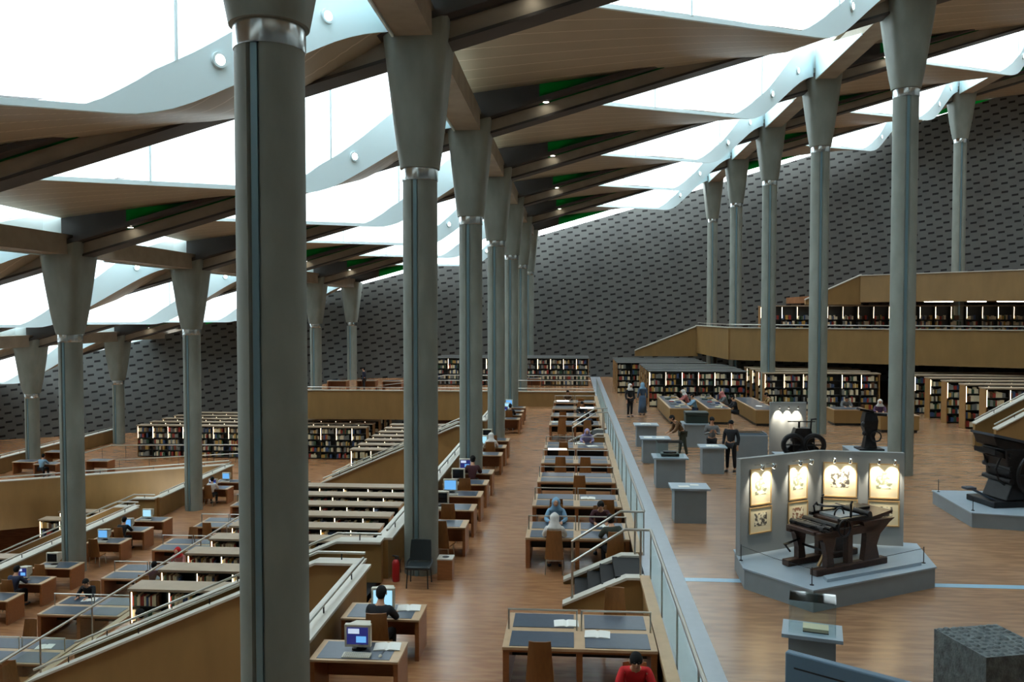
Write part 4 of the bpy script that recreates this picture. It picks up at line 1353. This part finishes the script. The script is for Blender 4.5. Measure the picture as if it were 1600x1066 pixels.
def glass_case(loc, w, d, h, label, rz=0.0):
    t = thing('glass_case', label, 'display case', loc, rz)
    s = .006
    for nm, b in (('front_pane', (-w / 2, w / 2, -d / 2, -d / 2 + s, 0, h)), ('back_pane', (-w / 2, w / 2, d / 2 - s, d / 2, 0, h)), ('side_pane', (-w / 2, -w / 2 + s, -d / 2 + s, d / 2 - s, 0, h)),
                  ('side_pane', (w / 2 - s, w / 2, -d / 2 + s, d / 2 - s, 0, h)), ('top_pane', (-w / 2, w / 2, -d / 2, d / 2, h, h + s))):
        MB().box(*b).build(nm, 'case_top_glass' if nm == 'top_pane' else 'case_glass', t)
    return t
glass_case((3.05, 26.3, ZT + .95), .8, .6, .45, 'low glass case on second terrace pedestal')
t = thing('relief_block', 'dark green carved block inside case on second terrace pedestal', 'exhibit', (3.05, 26.3, ZT + .95))
MB().box(-.28, .28, -.18, .18, 0, .10).build('block', 'green_case', t, bevel=.02)
MB().box(-.2, .2, -.12, .12, .10, .15).build('raised_panel', 'press_iron', t, bevel=.01)
t = thing('green_case', 'dark green lidded case standing on pale grey plinth', 'case', (5.05, 34.4, ZT + .95))
MB().box(-.45, .45, -.3, .3, 0, .32).build('body', 'green_case', t, bevel=.02)
MB().box(-.47, .47, -.32, .32, .32, .46).build('lid', 'green_case', t, bevel=.03)
t = thing('cabinet_lid', 'dark glass lid on wide grey display cabinet', 'display case', (6.6, 31.4, ZT + .95))
MB().box(-.55, .55, -.32, .32, 0, .05).build('frame', 'exhibit_blue', t)
MB().box(-.5, .5, -.28, .28, .05, .06).build('pane', 'screen_off', t)
# front pedestal with case
pz = pedestal(3.38, 11.85, .62, .42, .98, 'grey pedestal with tall glass case at bottom right', rz=-.28)
glass_case((3.38, 11.85, ZT + .98), .62, .42, .46, 'tall glass case on front pedestal reflecting the skylights', rz=-.28)
t = thing('old_book', 'old thick book lying in glass case on front pedestal', 'book', (3.42, 11.82, ZT + .98), -.28)
MB().box(-.17, .17, -.11, .11, 0, .012).build('back_cover', 'cover_black', t)
MB().box(-.165, .165, -.105, .105, .012, .05).build('page_block', 'old_paper', t)
MB().box(-.17, .17, -.11, .11, .05, .06).build('front_cover', 'old_paper', t)
# blue display panel, bottom right
t = thing('information_stand', 'slate blue sloping display panel at bottom right corner', 'display panel', (2.75, 10.75, ZT), -.62)
MB().box(0, 2.1, -.06, .06, 0, 1.12).build('board', 'exhibit_blue', t, bevel=.02)
MB().box(.12, 2.0, -.066, -.058, .93, .95).build('groove', 'black_plastic', t)
# rough stone block
t = thing('stone_block', 'dark pitted stone block at bottom right edge of picture', 'stone exhibit', (5.72, 11.65, ZT), .25)
sb = MB(); n = 10
sb.box(-.5, .5, -.5, .5, 0, .98)
for i in range(9):
    for j in range(9):
        a = random.uniform(.035, .055)
        sb.ball((-.44 + i * .11 + random.uniform(-.015, .015), -.44 + j * .11 + random.uniform(-.015, .015), .97), (a, a, a * .7), 7, 4, z0=0)
sb.build('block', 'dark_stone', t)

# main stage with printing press
def stage(poly, z0, z1, label, name='exhibit_stage', loc=None):
    c = (sum(p[0] for p in poly) / len(poly), sum(p[1] for p in poly) / len(poly))
    t = thing(name, label, 'stage', (c[0], c[1], ZT))
    pl = [(x - c[0], y - c[1]) for x, y in poly]
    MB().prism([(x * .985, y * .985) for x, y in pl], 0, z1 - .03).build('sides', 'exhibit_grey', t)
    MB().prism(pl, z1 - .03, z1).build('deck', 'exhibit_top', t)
    return t
ST = [(4.36, 15.25), (7.2, 16.85), (7.5, 18.55), (5.6, 19.0), (3.42, 17.8), (3.36, 16.5)]
stage(ST, 0, .42, 'big grey angular stage under the wooden printing press')
ZP = ZT + .42
o = MB().prism([(4.75, 15.72), (6.95, 16.95), (6.72, 17.08), (4.74, 15.94)], 0, .06).build('ramp_board', 'exhibit_top', loc=(0, 0, ZP))
tag(o, 'low raised board on front of the big stage', 'board')
def screen_panel(p, q, h, z, label, parent):
    d = Vector((q[0] - p[0], q[1] - p[1])); L = d.length; a = math.atan2(d.y, d.x)
    return MB().box(0, L, -.06, .06, 0, h).build(label, 'screen_paint', parent, loc=(p[0] - parent.location.x, p[1] - parent.location.y, 0), rz=a), a, L
SCR = thing('exhibit_screen', 'folded grey screen with framed prints behind the printing press', 'screen', (5.4, 18.5, ZP))
A, B, Cc = (3.42, 17.35), (5.38, 18.55), (7.12, 18.36)
_, aL, LL = screen_panel(A, B, 2.02, ZP, 'left_leaf', SCR)
_, aR, LR = screen_panel(B, Cc, 2.02, ZP, 'right_leaf', SCR)
def framed(p, a, s, zc, w, h, ink, label):
    t = thing('framed_print', label, 'framed print', (p[0] + math.cos(a) * s + math.sin(a) * .065, p[1] + math.sin(a) * s - math.cos(a) * .065, ZP + zc - h / 2), a)
    f = MB()
    f.box(-w / 2, w / 2, -.025, 0, 0, .025).box(-w / 2, w / 2, -.025, 0, h - .025, h).box(-w / 2, -w / 2 + .025, -.025, 0, .025, h - .025).box(w / 2 - .025, w / 2, -.025, 0, .025, h - .025)
    f.build('frame', 'pale_wood', t)
    MB().box(-w / 2 + .025, w / 2 - .025, -.012, 0, .025, h - .025).build('mount', 'old_paper', t)
    MB().box(-w * .28, w * .28, -.014, -.012, h * .28, h * .76).build('picture', ink, t)
pr = [('left', A, aL, .55, .58, 'outer'), ('left', A, aL, 1.62, .54, 'inner'), ('right', B, aR, .44, .70, 'inner'), ('right', B, aR, 1.34, .60, 'outer')]
inks = ['print_ink_green', 'print_ink_green', 'print_ink_dark', 'print_ink_green', 'print_ink_dark', 'print_ink_brown', 'print_ink_dark', 'print_ink_dark']
for i, (nm, p, a, s, w, pos) in enumerate(pr):
    framed(p, a, s, 1.40, w, .76, inks[i], 'upper framed print at %s end of %s half of grey screen' % (pos, nm))
    framed(p, a, s, .70, w + .04, .56, inks[i + 4], 'lower framed print at %s end of %s half of grey screen' % (pos, nm))
def spot(p, a, s, z, label, energy=22, out=.30, base=None, size=R(70)):
    base = base if base is not None else ZP
    d = Vector((math.sin(a), -math.cos(a), 0))
    pos = Vector((p[0] + math.cos(a) * s, p[1] + math.sin(a) * s, base + z))
    t = thing('spotlight', label, 'spotlight', pos)
    MB().tube([d * .06, d * (out - .05) + Vector((0, 0, .04)), d * out], .009, 6).build('arm', 'steel', t)
    aim = (-d * .6 + Vector((0, 0, -1))).normalized()
    hd = d * out
    MB().tube([hd - aim * .05, hd, hd + aim * .045], [.018, .035, .04], 12).build('lamp_head', 'steel', t, smooth=True)
    MB().tube([hd + aim * .046, hd + aim * .052], [.034, .034], 12).build('bulb', 'lamp_white', t)
    ld = bpy.data.lights.new('spot_beam', 'SPOT'); ld.energy = energy; ld.color = (1, .91, .74); ld.spot_size = size; ld.spot_blend = .7; ld.shadow_soft_size = .03
    lo = bpy.data.objects.new('spot_beam', ld); col.objects.link(lo); lo.parent = t
    lo.location = hd + aim * .06
    lo.rotation_euler = aim.to_track_quat('-Z', 'Y').to_euler()
for i, (nm, p, a, s, w, pos) in enumerate(pr):
    for sg, w2 in ((-1, 'left'), (1, 'right')):
        spot(p, a, s + sg * .16, 1.86, '%s small spotlight over print at %s end of %s half of grey screen' % (w2, pos, nm))

def press():
    u = Vector((.855, .52, 0)); ang = math.atan2(u.y, u.x)
    t = thing('printing_press', 'dark wooden printing press with iron rollers on big grey stage', 'printing press', (5.28, 16.92, ZP), ang)
    def P(name, mb, m, bevel=0.0, smooth=False): return mb.build(name, m, t, bevel=bevel, smooth=smooth)
    for y in (-.36, .36):
        P('sill', MB().box(-1.02, .95, y - .09, y + .09, 0, .13), 'press_wood', .02)
        rings = [[(x - w, y - .06, z), (x + w, y - .06, z), (x + w, y + .06, z), (x - w, y + .06, z)] for x, w, z in ((-.62, .10, .13), (-.64, .08, .35), (-.66, .14, .62), (-.7, .22, .78))]
        P('front_leg', MB().loft(rings), 'press_wood')
        rings = [[(x - w, y - .06, z), (x + w, y - .06, z), (x + w, y + .06, z), (x - w, y + .06, z)] for x, w, z in ((.52, .22, .13), (.5, .16, .4), (.56, .20, .62), (.66, .36, .82), (.72, .46, .9))]
        P('rear_leg', MB().loft(rings), 'press_wood')
        P('side_beam', MB().box(-.95, .72, y - .06, y + .06, .68, .82), 'press_wood', .015)
        P('upright', MB().box(-.16, -.02, y - .06, y + .06, .13, .95), 'press_wood', .01)
        P('iron_post', MB().tube([(-.02, y, .82), (-.02, y, 1.28), (.02, y, 1.33)], .022, 8), 'press_iron')
        P('bed_rail', MB().box(-.35, .55, y - .04, y + .04, .95, 1.02), 'press_iron', .01)
    P('bed', MB().box(-.30, .62, -.34, .34, .84, .97), 'press_wood', .015)
    P('stone_plate', MB().box(-.2, .34, -.26, .26, .97, 1.02), 'exhibit_grey')
    P('tympan_board', MB().prism_y([(-.15, 1.16), (.6, 1.06), (.6, 1.03), (-.15, 1.12)], .20, .40), 'press_blue')
    P('feed_board', MB().prism_y([(.55, .84), (1.2, .98), (1.22, 1.02), (1.15, 1.03), (.55, .95)], -.34, .34), 'press_wood')
    P('carriage', MB().box(-1.0, -.40, -.34, .34, .76, .84), 'press_wood', .015)
    for x, r, z in ((-.45, .07, .88), (-.62, .05, .86), (-.8, .06, .87), (.45, .06, 1.04)):
        P('roller', MB().tube([(x, -.42, z), (x, .42, z)], r, 16), 'press_iron', smooth=True)
    P('gear_wheel', MB().ring((-.3, -.46, .86), (0, 1, 0), .16, .02).tube([(-.3, -.44, .70), (-.3, -.48, 1.02)], .012, 6).tube([(-.46, -.46, .86), (-.14, -.46, .86)], .012, 6), 'press_iron', smooth=True)
    P('drive_wheel', MB().ring((-.05, -.1, 1.02), (0, 1, 0), .13, .016), 'press_iron', smooth=True)
    P('crank_handle', MB().tube([(-.8, -.42, .86), (-.8, -.52, .86), (-.98, -.56, .92), (-1.1, -.56, .93)], .016, 8), 'press_iron')
    P('pedal', MB().tube([(-.95, .30, .30), (-1.1, .30, .46), (-.7, .30, .52)], .02, 8), 'press_iron')
    P('brace', MB().bar((-.72, -.2, .1), (-.4, -.25, .66), .05, .04), 'pale_wood')
    P('tie_rod', MB().tube([(-.6, -.36, .4), (-.6, .36, .4)], .025, 8), 'press_iron')
    P('lever', MB().tube([(.05, -.28, .98), (.35, -.1, 1.24)], .016, 8), 'pale_wood')
    P('hook', MB().tube([(-.28, .3, 1.0), (-.32, .3, 1.15), (-.24, .3, 1.2), (-.2, .3, 1.14)], .016, 8), 'press_iron')
    P('ink_tray', MB().box(.62, .98, .02, .34, 1.0, 1.06), 'press_iron', .01)
    P('guide_bars', MB().tube([(-.98, -.2, .9), (-.36, -.2, .9)], .014, 6).tube([(-.98, .2, .9), (-.36, .2, .9)], .014, 6).tube([(-.9, -.3, .92), (-.9, .3, .92)], .018, 6), 'press_iron')
press()
for i, (x, y) in enumerate([(3.42, 17.0), (4.42, 15.55), (7.05, 17.1)]):
    t = thing('barrier_post', 'slim barrier post at %s corner of the big stage' % ('left', 'front', 'right')[i], 'post', (x, y, ZP))
    MB().lathe([(.04, 0), (.04, .01), (.009, .015), (.009, .32), (.012, .33)], n=12).build('rod', 'dark_metal', t)
o = MB().tube([(4.42, 15.55, ZP + .3), (5.7, 16.3, ZP + .27), (7.05, 17.1, ZP + .3)], .005, 6).build('rope', 'dark_metal'); tag(o, 'thin barrier cord along front of big stage', 'cord')
o = MB().tube([(3.42, 17.0, ZP + .3), (3.9, 16.3, ZP + .27), (4.42, 15.55, ZP + .3)], .005, 6).build('rope', 'dark_metal'); tag(o, 'thin barrier cord along left side of big stage', 'cord')

# small lit screen with round machine
SC2 = thing('small_screen', 'narrow grey lit screen behind round iron machine', 'screen', (7.5, 32.2, ZT))
MB().box(0, 1.35, -.06, .06, 0, 2.05).build('board', 'screen_paint', SC2)
for i in range(3):
    spot((7.5, 32.2), 0, .3 + .34 * i, 1.9, '%s spotlight on narrow lit screen' % ('left', 'middle', 'right')[i], energy=34, base=ZT, size=R(65))
stage([(7.3, 29.4), (9.0, 29.4), (9.0, 31.0), (7.3, 31.0)], 0, .35, 'low grey stage under round iron machine')
t = thing('flywheel_press', 'black iron machine with two round flywheels before lit screen', 'printing press', (8.17, 30.2, ZT + .35))
W_ = MB()
for x in (-.36, .36):
    MB().ring((x, -.25, .42), (0, 1, 0), .34, .09).build('flywheel', 'press_iron', t, smooth=True)
    MB().tube([(x, -.25, .12), (x, -.25, .72)], .025, 8).tube([(x - .3, -.25, .42), (x + .3, -.25, .42)], .025, 8).build('spokes', 'press_iron', t)
MB().box(-.5, .5, -.2, .2, 0, .12).build('base', 'press_iron', t, bevel=.02)
MB().loft([[(-w, -.2, z), (w, -.2, z), (w, .2, z), (-w, .2, z)] for w, z in ((.62, .12), (.55, .3), (.3, .5))]).build('frame', 'press_iron', t, bevel=.03)
MB().loft([[(-w, -.2, z), (w, -.2, z), (w, .2, z), (-w, .2, z)] for w, z in ((.36, .5), (.34, .75), (.26, .98), (.24, 1.0))]).build('housing', 'press_iron', t)
MB().tube([(-.5, 0, 1.22), (.45, 0, 1.22)], .018, 8).build('cross_bar', 'press_iron', t)
MB().tube([(.3, 0, .9), (.33, 0, 1.3), (.5, 0, 1.32)], .03, 8).build('lever', 'press_iron', t)
MB().tube([(-.1, 0, 1.0), (-.1, 0, 1.22)], .04, 8).build('spindle', 'press_iron', t)
# tall machine
stage([(10.25, 31.2), (12.0, 31.0), (12.1, 32.6), (10.4, 32.8)], 0, .33, 'pale grey stage under tall iron machine near terrace column')
t = thing('tall_press', 'tall dark iron machine with jutting arm near terrace column', 'printing press', (11.1, 31.9, ZT + .33))
MB().box(-.45, .45, -.35, .35, 0, .06).build('base_plate', 'press_iron', t, bevel=.01)
MB().loft([[(-w, -d, z), (w, -d, z), (w, d, z), (-w, d, z)] for w, d, z in ((.24, .2, .06), (.16, .15, .5), (.24, .2, .8), (.26, .22, 1.1), (.2, .18, 1.4))]).build('column', 'press_iron', t, bevel=.02)
MB().ring((.16, -.26, .52), (0, 1, 0), .18, .03).build('hand_wheel', 'press_iron', t, smooth=True)
MB().ball((-.2, -.1, .62), .1, 12, 8).ball((-.22, -.1, .95), .12, 12, 8).build('weights', 'press_iron', t, smooth=True)
MB().bar((-.1, 0, 1.34), (.62, 0, 1.3), .14, .1).build('arm', 'press_iron', t, bevel=.01)
MB().prism_y([(-.42, 1.48), (.1, 1.38), (.1, 1.46), (-.4, 1.56)], -.2, .2).build('tray', 'press_iron', t)
# right press
stage([(10.1, 21.7), (13.2, 21.0), (13.2, 24.4), (10.25, 24.4)], 0, .38, 'grey stage at right edge under black iron press')
t = thing('iron_press', 'large black iron platen press at right edge of picture', 'printing press', (11.6, 22.9, ZT + .38), .2)
t.scale = (1.1, 1.1, 1.12)
MB().box(-.75, .9, -.5, .5, 0, .14).build('base', 'press_iron', t, bevel=.02)
MB().loft([[(-w + x, -.42, z), (w + x, -.42, z), (w + x, .42, z), (-w + x, .42, z)] for w, x, z in ((.55, .15, .14), (.42, .2, .55), (.5, .15, .95), (.42, .0, 1.35))]).build('frame', 'press_iron', t, bevel=.03)
MB().prism_y([(-.7, 1.66), (.35, 1.42), (.45, 1.2), (.3, 1.05), (-.6, 1.42)], -.38, .38).build('platen', 'press_iron', t, bevel=.02)
MB().prism_y([(-.72, 1.72), (.3, 1.5), (.3, 1.44), (-.72, 1.66)], -.42, .42).build('ink_table', 'press_blue', t)
MB().prism_y([(-.66, 1.34), (-.1, 1.12), (-.1, 1.02), (-.66, 1.22)], -.36, .36).build('bed_plate', 'press_iron', t)
for y in (-.52, .52):
    MB().ring((.35, y, .75), (0, 1, 0), .52, .04).build('flywheel', 'press_iron', t, smooth=True)
    MB().tube([(.35, y, .23), (.35, y, 1.27)], .03, 8).tube([(-.17, y, .75), (.87, y, .75)], .03, 8).build('spokes', 'press_iron', t)
MB().tube([(-.45, -.3, 1.15), (-.58, -.3, .9), (-.5, -.3, .62), (-.35, -.3, .5)], .025, 8).build('feed_arm', 'press_iron', t, smooth=True)
MB().tube([(-.45, .3, 1.15), (-.3, .3, .8)], .022, 8).build('link_rod', 'press_iron', t)
for z in (.6, .9, 1.2):
    MB().tube([(-.3, -.48, z), (-.3, .48, z)], .06, 14).build('roller', 'press_iron', t, smooth=True)
MB().tube([(-.5, -.25, .1), (-1.15, -.25, .42), (-1.3, -.25, .45)], .03, 8).build('treadle', 'press_blue', t)
MB().box(-1.35, -1.1, -.35, -.15, .42, .47).build('treadle_plate', 'press_blue', t)
MB().prism_y([(.4, 1.3), (1.1, .95), (1.1, .88), (.4, 1.15)], -.36, .36).build('delivery_board', 'press_iron', t)
for i, (x, y) in enumerate([(10.35, 24.2), (10.25, 21.95)]):
    t = thing('barrier_post', 'slim barrier post at %s corner of right stage' % ('far left', 'near left')[i], 'post', (x, y, ZT + .38))
    MB().lathe([(.04, 0), (.04, .01), (.009, .015), (.009, .35), (.012, .36)], n=12).build('rod', 'dark_metal', t)
